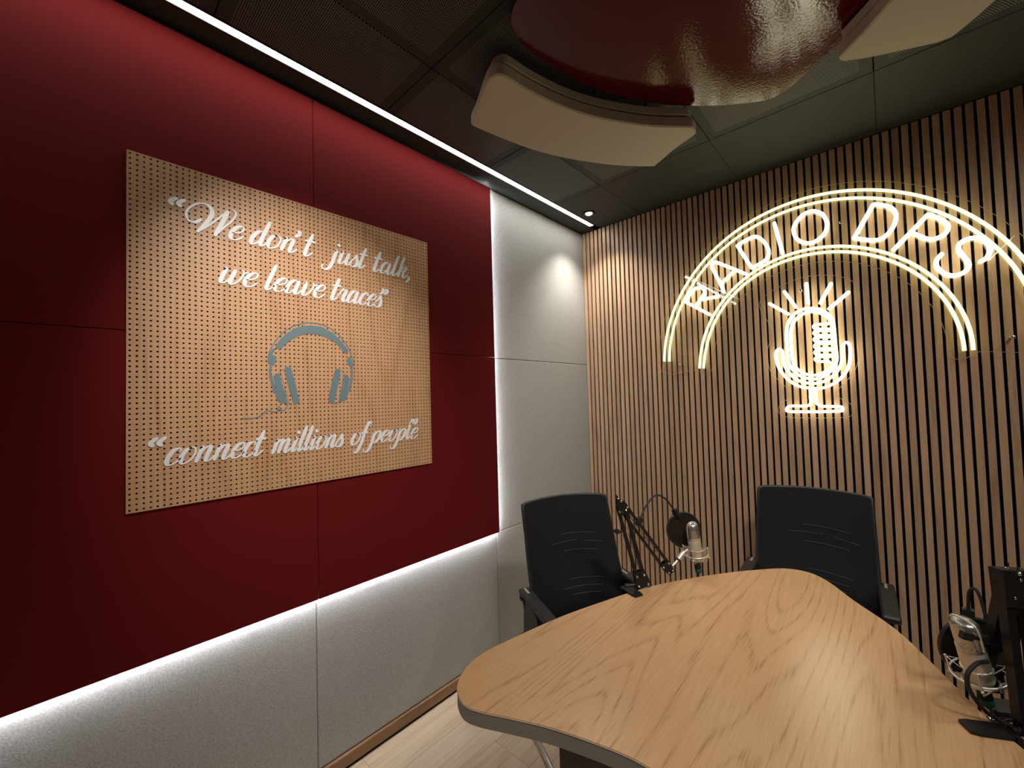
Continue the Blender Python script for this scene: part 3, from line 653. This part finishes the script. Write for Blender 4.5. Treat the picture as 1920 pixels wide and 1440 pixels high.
def arch_poly():
    o_ = arc_pts(ARC0, 70, .045); i_ = arc_pts(ARC3, 60, -.045)[::-1]
    P = [(p.x, p.z) for p in o_]+[(o_[-1].x-.02, 1.615), (o_[-1].x-.09, 1.595)]
    P += [(p.x+.09, p.z-.01) for p in i_[:1]]+[(i_[0].x+.035, i_[0].z-.045), (i_[0].x+.01, i_[0].z-.03)]+[(p.x, p.z) for p in i_]
    j = i_[-1]; P += [(j.x-.01, j.z-.03), (j.x-.035, j.z-.045), (j.x-.09, j.z-.01), (o_[0].x+.09, 1.595), (o_[0].x+.02, 1.615)]
    return P
sheet('acrylic_plate', arch_poly(), NS)
def standoffs(pts, o):
    for p in pts:
        b = MB(); q = nloc(p, o)
        b.tube([(q[0], q[1]-.002, q[2]), (q[0], 2.670-o.location.y, q[2])], .0045, 10); b.sphere((q[0], q[1]-.002, q[2]), .0075, 12, (1, .5, 1)); b.build('standoff_screw', M['chrome'], o)
standoffs(T['screws'][:3], NS)

MS = empty('neon_microphone', (-.29, NY, 1.36), label='lit neon outline of a studio microphone with five rays under the arch', cat='neon sign')
neon('capsule_tube', [(T['cap'], 1, 1)], MS, M['neon_m'], .0064)
neon('coil_tube', [(T['coil'], 0, 1)], MS, M['neon_m'], .0064)
neon('cradle_tube', [(T['cradle'], 1, 1)], MS, M['neon_m'], .0064)
neon('stand_tube', [(T['stand'], 0, 1)], MS, M['neon_m'], .0064)
for k in range(5): neon('ray_tube', [(T['ray%d' % k], 0, 0)], MS, M['neon_m'], .0075)
sheet('acrylic_plate', [tuple(p) for p in cr([(-.52,1.96),(-.44,2.03),(-.30,2.07),(-.16,2.04),(-.09,1.96),(-.095,1.75),(-.10,1.66),(-.12,1.56),(-.18,1.48),(-.20,1.44),(-.14,1.39),(-.14,1.34),(-.20,1.325),(-.40,1.325),(-.45,1.35),(-.44,1.40),(-.39,1.44),(-.42,1.50),(-.48,1.58),(-.49,1.70),(-.46,1.80)], 4, True)], MS)
standoffs(T['screws'][3:], MS)

# ------------------------------------------------------------------ table
TT = [(-.372,.771),(-.447,.762),(-.57,.727),(-.662,.688),(-.73,.656),(-.775,.645),(-.819,.661),(-.851,.691),(-.875,.740),(-.885,.81),(-.869,.915),(-.836,1.075),(-.796,1.214),(-.703,1.472),(-.596,1.668),(-.483,1.83),(-.378,1.951),(-.335,1.985),(-.290,1.998),(-.241,1.984),(-.187,1.928),(-.121,1.826),(-.016,1.683),(.062,1.513),(.125,1.36),(.19,1.243),(.27,1.07),(.34,.89),(.365,.78),(.355,.70),(.32,.645),(.26,.62),(.19,.625),(.08,.67),(-.08,.735),(-.24,.768)]
TA = empty('studio_table', (-.27, 1.2, 0), label='rounded three-cornered oak table with greige edge and dark base', cat='table')
tp = rel(ccw([tuple(p) for p in cr(TT, 5, True)]), TA)
b = MB(); b.prism(tp, .7465, .75, .0007); b.build('top_surface', M['table'], TA)
b = MB(); b.prism([(x*.9997, y*.9997) for x, y in tp], .712, .7465, .0006); b.build('edge_band', M['edge'], TA)
# thin pale lip between veneer and band
b = MB(); n = len(tp); b.tube([(x*.9995, y*.9995, .7468) for x, y in tp], .0013, 6, closed=True); b.build('edge_lip', mat('pale_lip', (.55,.45,.34), .5), TA)
b = MB(); b.prism(rel(ccw([tuple(p) for p in [(-.615,.80),(-.55,.815),(.10,.86),(.135,.90),(.12,.96),(-.20,1.55),(-.26,1.60),(-.32,1.56),(-.62,.86)]]), TA), .03, .712, .001); b.build('pedestal', M['pedestal'], TA)
b = MB(); b.prism(rel(ccw([(-.58,.84),(.08,.89),(-.26,1.55)]), TA), 0, .03); b.build('plinth', M['black_felt'], TA)

# ------------------------------------------------------------------ chairs
def make_chair(label):
    r = empty('office_chair', (0,0,0), 0, label, 'chair', 'black mesh chairs around the table')
    def back_y(z, u): # backrest profile (facing +y)
        t = (z-.46)/.53
        return -.020-.105*max(0, t-.18)**1.35/.76-.02*(1-t)*0+.030*math.exp(-((t-.22)/.22)**2)+.040*u*u*(.6+.4*t)
    def half(z):
        t = (z-.46)/.53
        if t < .22: return .165+.055*math.sin(min(1, t/.22)*PI/2)
        return .220-.008*(t-.22)/.78
    nu, nv = 18, 24; V = []
    for sgn in (0, 1):
        for j in range(nv+1):
            for i in range(nu+1):
                u = -1+2*i/nu; z = .46+.542*j/nv; x = half(z)*u
                zz = z-.008*(u**2)*max(0, (j/nv-.6)/.4)
                if j == nv and abs(u) > .93: zz -= .004
                V.append((x, back_y(z, u)-(.018 if sgn else 0), zz))
    F = []; q = (nu+1)*(nv+1)
    for j in range(nv):
        for i in range(nu):
            a = j*(nu+1)+i; F.append((a, a+nu+1, a+nu+2, a+1)); F.append((q+a, q+a+1, q+a+nu+2, q+a+nu+1))
    for i in range(nu): a = i; c = nv*(nu+1)+i; F.append((a, a+1, q+a+1, q+a)); F.append((c, q+c, q+c+1, c+1))
    for j in range(nv): a = j*(nu+1); c = a+nu; F.append((a, q+a, q+a+nu+1, a+nu+1)); F.append((c, c+nu+1, q+c+nu+1, q+c))
    b = MB(); b.add(V, F, True); bk = b.build('backrest', M['blackfab'], r); fix(bk)
    md = bk.modifiers.new('edge', 'EDGE_SPLIT'); md.split_angle = math.radians(50)
    # rim moulding
    b = MB(); P = []
    for j in range(nv+1): P.append(V[j*(nu+1)])
    for i in range(1, nu+1): P.append(V[nv*(nu+1)+i])
    for j in range(nv-1, -1, -1): P.append(V[j*(nu+1)+nu])
    b.tube([(x, y-.009, z) for x, y, z in P], .0085, 8); b.build('back_frame', M['plastic'], r)
    # slit vents: fine curved lines of open mesh
    for z, u0, u1 in ((.835, -.60, .18), (.800, -.78, -.36), (.803, -.18, .42), (.765, -.60, .16), (.655, -.62, .14), (.625, -.55, .30), (.597, -.5, .12)):
        b = MB(); pts = []
        for i in range(15):
            u = u0+(u1-u0)*i/14; zz = z+.010-.028*u*u
            pts.append((half(zz)*u, back_y(zz, u)+.0012, zz))
        b.tube(pts, .0016, 5); b.build('vent_slit', M['slit'], r)
    # seat
    b = MB(); n = 28; rings = []
    for z, k in ((.425, .93), (.435, .99), (.455, 1.0), (.472, .99), (.482, .95), (.487, .86), (.488, .5)):
        ring = []
        for i in range(n):
            a = 2*PI*i/n; c_, s_ = math.cos(a), math.sin(a)
            e = 2/5; x = .235*k*abs(c_)**e*(1 if c_ > 0 else -1); y = .205*k*abs(s_)**e*(1 if s_ > 0 else -1)
            ring.append((x, y+.215, z-.018*max(0, (y-.12)/.09)))
        rings += ring
    b.add(rings, [(i*n+k, i*n+(k+1) % n, (i+1)*n+(k+1) % n, (i+1)*n+k) for i in range(6) for k in range(n)], True)
    b.add(rings[:n], [tuple(range(n))[::-1]]); b.add(rings[-n:], [tuple(range(n))], True); b.build('seat', M['blackfab'], r)
    for s_ in (-1, 1):
        x = s_*.24
        b = MB(); b.box((x-.026, -.035, .638), (x+.026, .30, .662), .006); arm = fix(b.build('armrest', M['plastic'], r))
        b = MB(); b.box((x-.003, -.022, .6615), (x+.006, .026, .6632)); b.build('inlay', M['silver'], arm)
        b = MB(); b.box((x-.024, -.034, .615), (x+.024, -.012, .640), .004); b.bar((x, -.02, .62), (x*.90, -.035, .50), .028, .02); b.bar((x*.90, -.035, .50), (x*.86, .06, .44), .03, .02); b.add([(x*k_, y_, z_) for k_ in (.93, 1.03) for y_, z_ in ((-.035, .45), (.17, .43), (.12, .60), (-.02, .645))], [(0,1,2,3),(7,6,5,4),(0,4,5,1),(1,5,6,2),(2,6,7,3),(3,7,4,0)])
        fix(b.build('arm_bracket', M['plastic'], arm))
        P = [(x, .05, .630), (x, .22, .632), (x, .275, .622), (x*.99, .30, .585), (x*.93, .315, .35), (x*.85, .318, .06), (x*.84, .305, .022), (x*.835, .27, .0125), (x*.83, 0, .0125), (x*.83, -.20, .0125)]
        b = MB(); b.tube(cr(P, 4), .0115, 10); b.build('frame_tube', M['chrome'], r)
    b = MB(); b.tube([(-.199, -.20, .0125), (.199, -.20, .0125)], .0115, 10); b.build('cross_tube', M['chrome'], r)
    b = MB(); b.tube([(-.222, .318, .415), (.222, .318, .415)], .0105, 8); b.bar((-.215, .1, .418), (.215, .1, .418), .03, .012); b.build('seat_support', M['chrome'], r)
    b = MB(); b.bar((-.12, -.01, .42), (-.12, -.045, .60), .035, .012, (1,0,0)); b.bar((.12, -.01, .42), (.12, -.045, .60), .035, .012, (1,0,0)); b.bar((0, .06, .415), (0, -.02, .415), .26, .014, (1,0,0)); b.build('back_bracket', M['plastic'], r)
    return r
ch = make_chair('black mesh chair beside the grey wall at the left of the table')
ch.location = (-1.045, 1.53, 0); ch.rotation_euler = (0, 0, math.atan2(-.88, -.47))
c2 = copy_tree(ch); c2['label'] = 'black mesh chair before the slatted wall under the neon microphone'
c2.location = (-.283, 2.262, 0); c2.rotation_euler = (0, 0, math.radians(183))
c3 = copy_tree(ch); c3['label'] = 'black mesh chair cut by the right frame edge, only its armrest showing'
c3.location = (.527, 1.53, 0); c3.rotation_euler = (0, 0, math.radians(118))

# ------------------------------------------------------------------ microphones, booms, pop filters
def axis_matrix(base, top, twist=0):
    z = (Vector(top)-Vector(base)).normalized(); a = Vector((0,1,0)); x = a.cross(z).normalized(); y = z.cross(x)
    return Matrix.Translation(base) @ Matrix(((x.x,y.x,z.x,0),(x.y,y.y,z.y,0),(x.z,y.z,z.z,0),(0,0,0,1))) @ Matrix.Rotation(twist, 4, 'Z')
def mesh_grille():
    m = mat('steel_grille', (.42,.42,.40), .3, metal=.9); N, L, B = nodes(m)
    tc = N.new('ShaderNodeTexCoord'); ck = N.new('ShaderNodeTexVoronoi'); ck.inputs['Scale'].default_value = 900
    rp = N.new('ShaderNodeValToRGB'); rp.color_ramp.elements[0].color = (.04,.04,.04,1); rp.color_ramp.elements[0].position = .25
    rp.color_ramp.elements[1].color = (.62,.62,.60,1); rp.color_ramp.elements[1].position = .6
    L.new(tc.outputs['Object'], ck.inputs['Vector']); L.new(ck.outputs['Distance'], rp.inputs[0]); L.new(rp.outputs[0], B.inputs['Base Color'])
    return m
M['grille'] = mesh_grille()
def make_mic(label, base, top, twist, wide=1.0):
    r = empty('condenser_microphone', base, 0, label, 'microphone', 'studio microphones on boom arms')
    Mx = axis_matrix(base, top, twist); Mx.translation = Vector((0,0,0)); R_ = Mx
    def T_(o): o.matrix_local = R_; return o
    b = MB(); b.lathe([(.012,-.004),(.016,0),(.0225,.014),(.0245,.020),(.0250,.088),(.0240,.089),(.0240,.0905),(.0250,.0915),(.0250,.098)], 32); T_(b.build('body', M['champagne'], r))
    # grille head: flattened dome
    prof = [(.0245,.098),(.0246,.125),(.0236,.138),(.0205,.148),(.015,.155),(.008,.1585),(.0005,.1595)] if wide == 1 else [(.0245,.098),(.0250,.125),(.0248,.142),(.0235,.150),(.0195,.1555),(.010,.1585),(.0005,.1592)]
    n = 32; V = []
    for q, z in prof:
        for k in range(n):
            a = 2*PI*k/n; V.append((q*math.cos(a)*wide, q*math.sin(a)*(1.0 if wide == 1 else .86), z))
    b = MB(); b.add(V, [(i*n+k, i*n+(k+1) % n, (i+1)*n+(k+1) % n, (i+1)*n+k) for i in range(len(prof)-1) for k in range(n)], True); g = T_(b.build('grille', M['grille'], r))
    b = MB(); P = [(-q*wide*1.01, 0, z+.0004) for q, z in prof]+[(q*wide*1.01, 0, z+.0004) for q, z in prof[::-1]]
    b.tube(P, .0022 if wide == 1 else .0026, 6); T_(b.build('rim_band', M['champagne'] if wide == 1 else M['rim'], r))
    b = MB(); b.lathe([(.0115,-.030),(.0125,-.028),(.0125,-.002),(.009,0)], 18); T_(b.build('cable_plug', M['rubber'], r))
    b = MB(); b.lathe([(.0085,-.047),(.0122,-.044),(.0126,-.030)], 18); T_(b.build('plug_band', M['green'], r))
    # shock mount
    sm = T_(MB_ring([( .046, .030), (.030, .012)], r))
    b = MB()
    for k in range(4):
        a = k*PI/2+PI/4; d = Vector((math.cos(a), math.sin(a), 0)); e = Vector((math.cos(a+.5), math.sin(a+.5), 0)); f_ = Vector((math.cos(a-.5), math.sin(a-.5), 0))
        b.tube([d*.046+Vector((0,0,.022)), d*.047+Vector((0,0,.060))], .0020, 6)
        b.tube([d*.030+Vector((0,0,.012)), d*.046+Vector((0,0,.022))], .0022, 6)
        b.tube([d*.047+Vector((0,0,.058)), e*.030+Vector((0,0,.047)), e*.0255+Vector((0,0,.044))], .0012, 5)
        b.tube([d*.047+Vector((0,0,.058)), f_*.030+Vector((0,0,.047)), f_*.0255+Vector((0,0,.044))], .0012, 5)
        b.tube([e*.046+Vector((0,0,.030)), d*.038+Vector((0,0,.004)), Vector((0,0,-.002))+d*.016], .0018, 6)
        b.sphere(d*.047+Vector((0,0,.060)), .0032, 8); b.sphere(d*.048+Vector((0,0,.020)), .0036, 8)
    T_(b.build('mount_wires', M['silver'], r))
    return r
def MB_ring(rs, parent):
    b = MB()
    for r_, z in rs: b.tube([(r_*math.cos(2*PI*k/36), r_*math.sin(2*PI*k/36), z) for k in range(36)], .0026, 8, closed=True)
    b.tube([(.0256*math.cos(2*PI*k/30), .0256*math.sin(2*PI*k/30), .046) for k in range(30)], .0020, 6, closed=True)
    return b.build('shock_mount', M['silver'], parent)
def make_boom(label, clamp_c, clamp_dir, pivot, elbow, end, knob, side, stub, ws=1.0):
    pivot, elbow, end = Vector(pivot), Vector(elbow), Vector(end)
    base = Vector((pivot.x, pivot.y, .75))
    r = empty('boom_arm', base, 0, label, 'microphone stand', 'black boom arms clamped to the table')
    L_ = lambda p: Vector(p)-base
    cc = Vector(clamp_c); cdn = Vector(clamp_dir).normalized(); pr = Vector((-cdn.y, cdn.x, 0))
    b = MB(); z0 = .7515
    poly = [cc-pr*.016-cdn*.036, cc+pr*.016-cdn*.036, cc+pr*.020-cdn*.02, cc+pr*.020+cdn*.034, cc-pr*.020+cdn*.034, cc-pr*.020-cdn*.02]
    V = [L_((p.x, p.y, z)) for z in (z0, z0+.006) for p in poly]
    b.add(V, [tuple(range(6))[::-1], tuple(range(6, 12))]+[(i, (i+1) % 6, 6+(i+1) % 6, 6+i) for i in range(6)]); fix(b.build('clamp_plate', M['blackmetal'], r))
    ed = cc+cdn*.042
    b = MB(); b.bar(L_((ed.x, ed.y, .757)), L_((ed.x, ed.y, .655)), .04, .010, pr); b.bar(L_((ed.x, ed.y, .660)), L_(Vector((ed.x, ed.y, .660))-cdn*.045), .006, .04); b.build('clamp_bracket', M['blackmetal'], r)
    b = MB(); q = ed-cdn*.028; b.tube([L_((q.x, q.y, .63)), L_((q.x, q.y, .700))], .005, 8); b.lathe([(.004,0),(.013,.003),(.013,.006),(.004,.009)], 14, Matrix.Translation(L_((q.x, q.y, .701)))); b.bar(L_(Vector((q.x, q.y, .633))-pr*.022), L_(Vector((q.x, q.y, .633))+pr*.022), .006, .006); b.build('clamp_screw', M['blackmetal'], r)
    b = MB(); b.tube([L_((ed.x, ed.y, .757)), L_((pivot.x, pivot.y, .757)), L_(pivot)], .009, 10); b.build('swivel_post', M['blackmetal'], r)
    sd = Vector(side).normalized()
    def arm(name, a, b_):
        t = (b_-a).normalized(); n = t.cross(sd).normalized()
        m = MB()
        for s1 in (-1, 1):
            m.bar(L_(a+n*.0105*ws*s1), L_(b_+n*.0105*ws*s1), .0105*ws, .0095*ws, sd)
        o = m.build(name, M['blackmetal'], r)
        m = MB(); P = []
        for i in range(60):
            f_ = .16+.42*i/59; ang = i*1.9; P.append(L_(a+(b_-a)*f_+sd*(.013+.0038*math.cos(ang))+n*.0038*math.sin(ang)))
        m.tube(P, .0011, 5); m.tube([L_(a+(b_-a)*.04+sd*.013), P[0]], .001, 5); m.tube([P[-1], L_(a+(b_-a)*.72+sd*.012)], .001, 5); m.build('spring', M['blackmetal'], o)
    arm('lower_arm', pivot, elbow); arm('upper_arm', elbow, end)
    def plate(name, c, dirs):
        m = MB(); n1 = sd
        pts = []
        for a, d in dirs: pts.append((a, d))
        # polygon in plane normal to sd
        t = Vector((0,0,1)); h_ = (t.cross(sd)).normalized()
        ang = [math.atan2((p-c).dot(t), (p-c).dot(h_)) for p in pts_world(c, dirs)]
        W_ = [p for _, p in sorted(zip(ang, pts_world(c, dirs)), key=lambda q: q[0])]
        n = len(W_)
        for s1 in (-1, 1):
            V = [L_(p+sd*(s1*.0085)) for p in W_]+[L_(p+sd*(s1*.0105)) for p in W_]
            m.add(V, [tuple(range(n)), tuple(range(n, 2*n))[::-1]]+[(i, (i+1) % n, n+(i+1) % n, n+i) for i in range(n)])
        o = fix(m.build(name, M['blackmetal'], r))
        for p in pts_world(c, dirs):
            q = c+(p-c)*.62; m = MB(); m.sphere(L_(q+sd*.0115), .0050, 10); m.sphere(L_(q-sd*.0115), .0050, 10); m.build('bolt', M['chrome'], o)
    def pts_world(c, dirs): return [c+Vector(d) for _, d in dirs]
    tl = (elbow-pivot).normalized(); tu = (end-elbow).normalized(); n1 = tl.cross(sd).normalized(); n2 = tu.cross(sd).normalized()
    plate('elbow_plate', elbow, [(0, -tl*.040+n1*.020), (0, -tl*.040-n1*.020), (0, tu*.040+n2*.020), (0, tu*.040-n2*.020), (0, tl*.020+n1*.004), (0, tl*.022-tu*.020)])
    plate('base_plate', pivot, [(0, tl*.040+n1*.022), (0, tl*.040-n1*.022), (0, -tl*.018+n1*.032), (0, -tl*.018-n1*.026)])
    plate('end_plate', end, [(0, -tu*.034+n2*.020), (0, -tu*.034-n2*.020), (0, tu*.022+n2*.014), (0, tu*.024-n2*.014)])
    if ws > 1.5:
        m = MB(); m.bar(L_(elbow-tl*.045), L_(elbow+tl*.030), .062, .030, n1); fix(m.build('elbow_cap', M['blackmetal'], r))
    if knob:
        k0, k1 = Vector(knob[0]), Vector(knob[1]); m = MB(); m.tube([L_(k0), L_(k1)], .0035, 8)
        d = (k0-k1).normalized(); a = d.cross(Vector((0,0,1))).normalized()
        m.tube([L_(k0-d*.006), L_(k0+d*.006)], .009, 10)
        m.bar(L_(k0-a*.014), L_(k0+a*.014), .007, .009); m.build('wing_knob', M['plastic'], r)
    P = [L_(p) for p in stub]; m = MB(); m.tube(P[:2], .0048, 10); m.tube(P[1:3], .0095, 12); m.tube(P[2:], .006, 10); m.build('mount_joint', M['silver'], r)
    m = MB(); m.lathe([(.0108,0),(.0108,.005)], 12, axis_matrix(P[1], P[2])); m.build('lock_ring', M['rubber'], r)
    return r
def make_pop(label, centre, normal, rad, goose, clip):
    c = Vector(centre); r = empty('pop_filter', c, 0, label, 'pop filter', 'round black pop filters')
    Mx = axis_matrix((0,0,0), normal)
    b = MB(); P = [Mx @ Vector((rad*math.cos(2*PI*k/48), rad*math.sin(2*PI*k/48), 0)) for k in range(48)]; b.tube(P, .0048, 10, closed=True); b.build('hoop', M['plastic'], r)
    b = MB(); b.lathe([(rad-.002, -.0012), (rad-.002, .0012)], 40, Mx); b.build('nylon_screen', M['nylon'], r)
    b = MB(); G_ = [Vector(g)-c for g in goose]; b.tube(cr(G_, 8), .0036, 8); b.build('gooseneck', M['rubber'], r)
    b = MB(); e = G_[-1]; n = (e-Vector((0,0,0))).normalized(); b.bar(e+n*.004, n*(rad-.010), .020, .012); b.build('hoop_clip', M['plastic'], r)
    b = MB(); s_ = Vector(clip[0])-c; t_ = Vector(clip[1])-c; b.bar(s_, t_, .020, .014); b.build('arm_clip', M['plastic'], r)
    return r
def nylon():
    m = bpy.data.materials.new('nylon_mesh'); m.use_nodes = True; N = m.node_tree.nodes; L = m.node_tree.links; N.clear()
    t = N.new('ShaderNodeBsdfTransparent'); g = N.new('ShaderNodeBsdfDiffuse'); g.inputs[0].default_value = (.022,.017,.014,1)
    x = N.new('ShaderNodeMixShader'); x.inputs[0].default_value = .90; o = N.new('ShaderNodeOutputMaterial')
    L.new(t.outputs[0], x.inputs[1]); L.new(g.outputs[0], x.inputs[2]); L.new(x.outputs[0], o.inputs[0]); return m
M['nylon'] = nylon(); M['rim'] = mat('bright_rim', (.80,.80,.76), .35, metal=.6)
side = (.676, -.737, 0)
make_boom('black boom arm on the left table edge, bent beside the nearer chair back', (-.722, 1.405, .75), (-.80, .34, 0), (-.716, 1.468, .772), (-.766, 1.421, 1.062), (-.673, 1.612, .785), ((-.764, 1.385, .969), (-.757, 1.425, .958)), side,
          [(-.662, 1.632, .790), (-.650, 1.657, .808), (-.636, 1.684, .834), (-.626, 1.700, .842)], 1.25)
make_mic('silver champagne microphone in a wire mount before the round pop filter', (-.602, 1.732, .793), (-.611, 1.717, .948), .9)
make_pop('round black pop filter on a bent neck behind the left microphone', (-.659, 1.756, .902), (.70, -.70, .10), .069, [(-.731,1.500,.985), (-.725,1.554,1.035), (-.712,1.615,1.064), (-.698,1.675,1.040), (-.684,1.728,.985)], ((-.735,1.49,.972), (-.728,1.51,.995)))
make_boom('folded black boom arm at the right edge of the photo', (.118, 1.305, .75), (.75, .40, 0), (.186, 1.352, .775), (.178, 1.380, 1.045), (.144, 1.426, .800), None, (.60, -.80, 0),
          [(.142, 1.424, .800), (.140, 1.422, .808), (.136, 1.418, .822), (.133, 1.414, .826)], 1.8)
make_mic('cream microphone with a rimmed grille leaning by the folded boom arm', (.126, 1.410, .792), (.100, 1.378, .942), 2.3, 1.12)
make_pop('black pop filter folded behind the right microphone', (.121, 1.497, .838), (.55, -.83, -.05), .068, [(.152,1.425,.883), (.143,1.448,.932), (.137,1.466,.971), (.130,1.472,.987), (.121,1.480,.972), (.118,1.486,.926)], ((.156,1.418,.874), (.148,1.430,.895)))
pf = [o for o in bpy.data.objects if o.name == 'pop_filter.001'][0]
b = MB(); q = [Vector(p)-pf.location for p in ((.093,1.336,.926), (.110,1.350,.920), (.150,1.396,.905))]
b.bar(q[0], q[1], .016, .010); b.bar(q[1], q[2], .007, .006); b.bar(q[1]*.5+q[2]*.5, q[2], .018, .010); b.build('clamp_bar', M['plastic'], pf)
b = MB(); P = cr([(.132,1.37,.867),(.112,1.324,.876),(.097,1.304,.86),(.096,1.304,.834),(.106,1.315,.805),(.123,1.332,.776),(.144,1.345,.760),(.183,1.350,.742),(.180,1.340,.69),(.09,1.22,.64),(.045,1.17,.4),(.05,1.18,.008)], 8)
b.tube(P, .0042, 8); tag(b.build('microphone_cable', M['rubber']), 'black cable looping under the right microphone and over the table edge', 'cable')
b = MB(); P = cr([(-.600,1.735,.747),(-.600,1.738,.70),(-.590,1.80,.60),(-.60,1.86,.3),(-.62,1.85,.008)], 8)
b.tube(P, .0042, 8); tag(b.build('microphone_cable', M['rubber']), 'black cable dropping behind the table from the left microphone', 'cable')
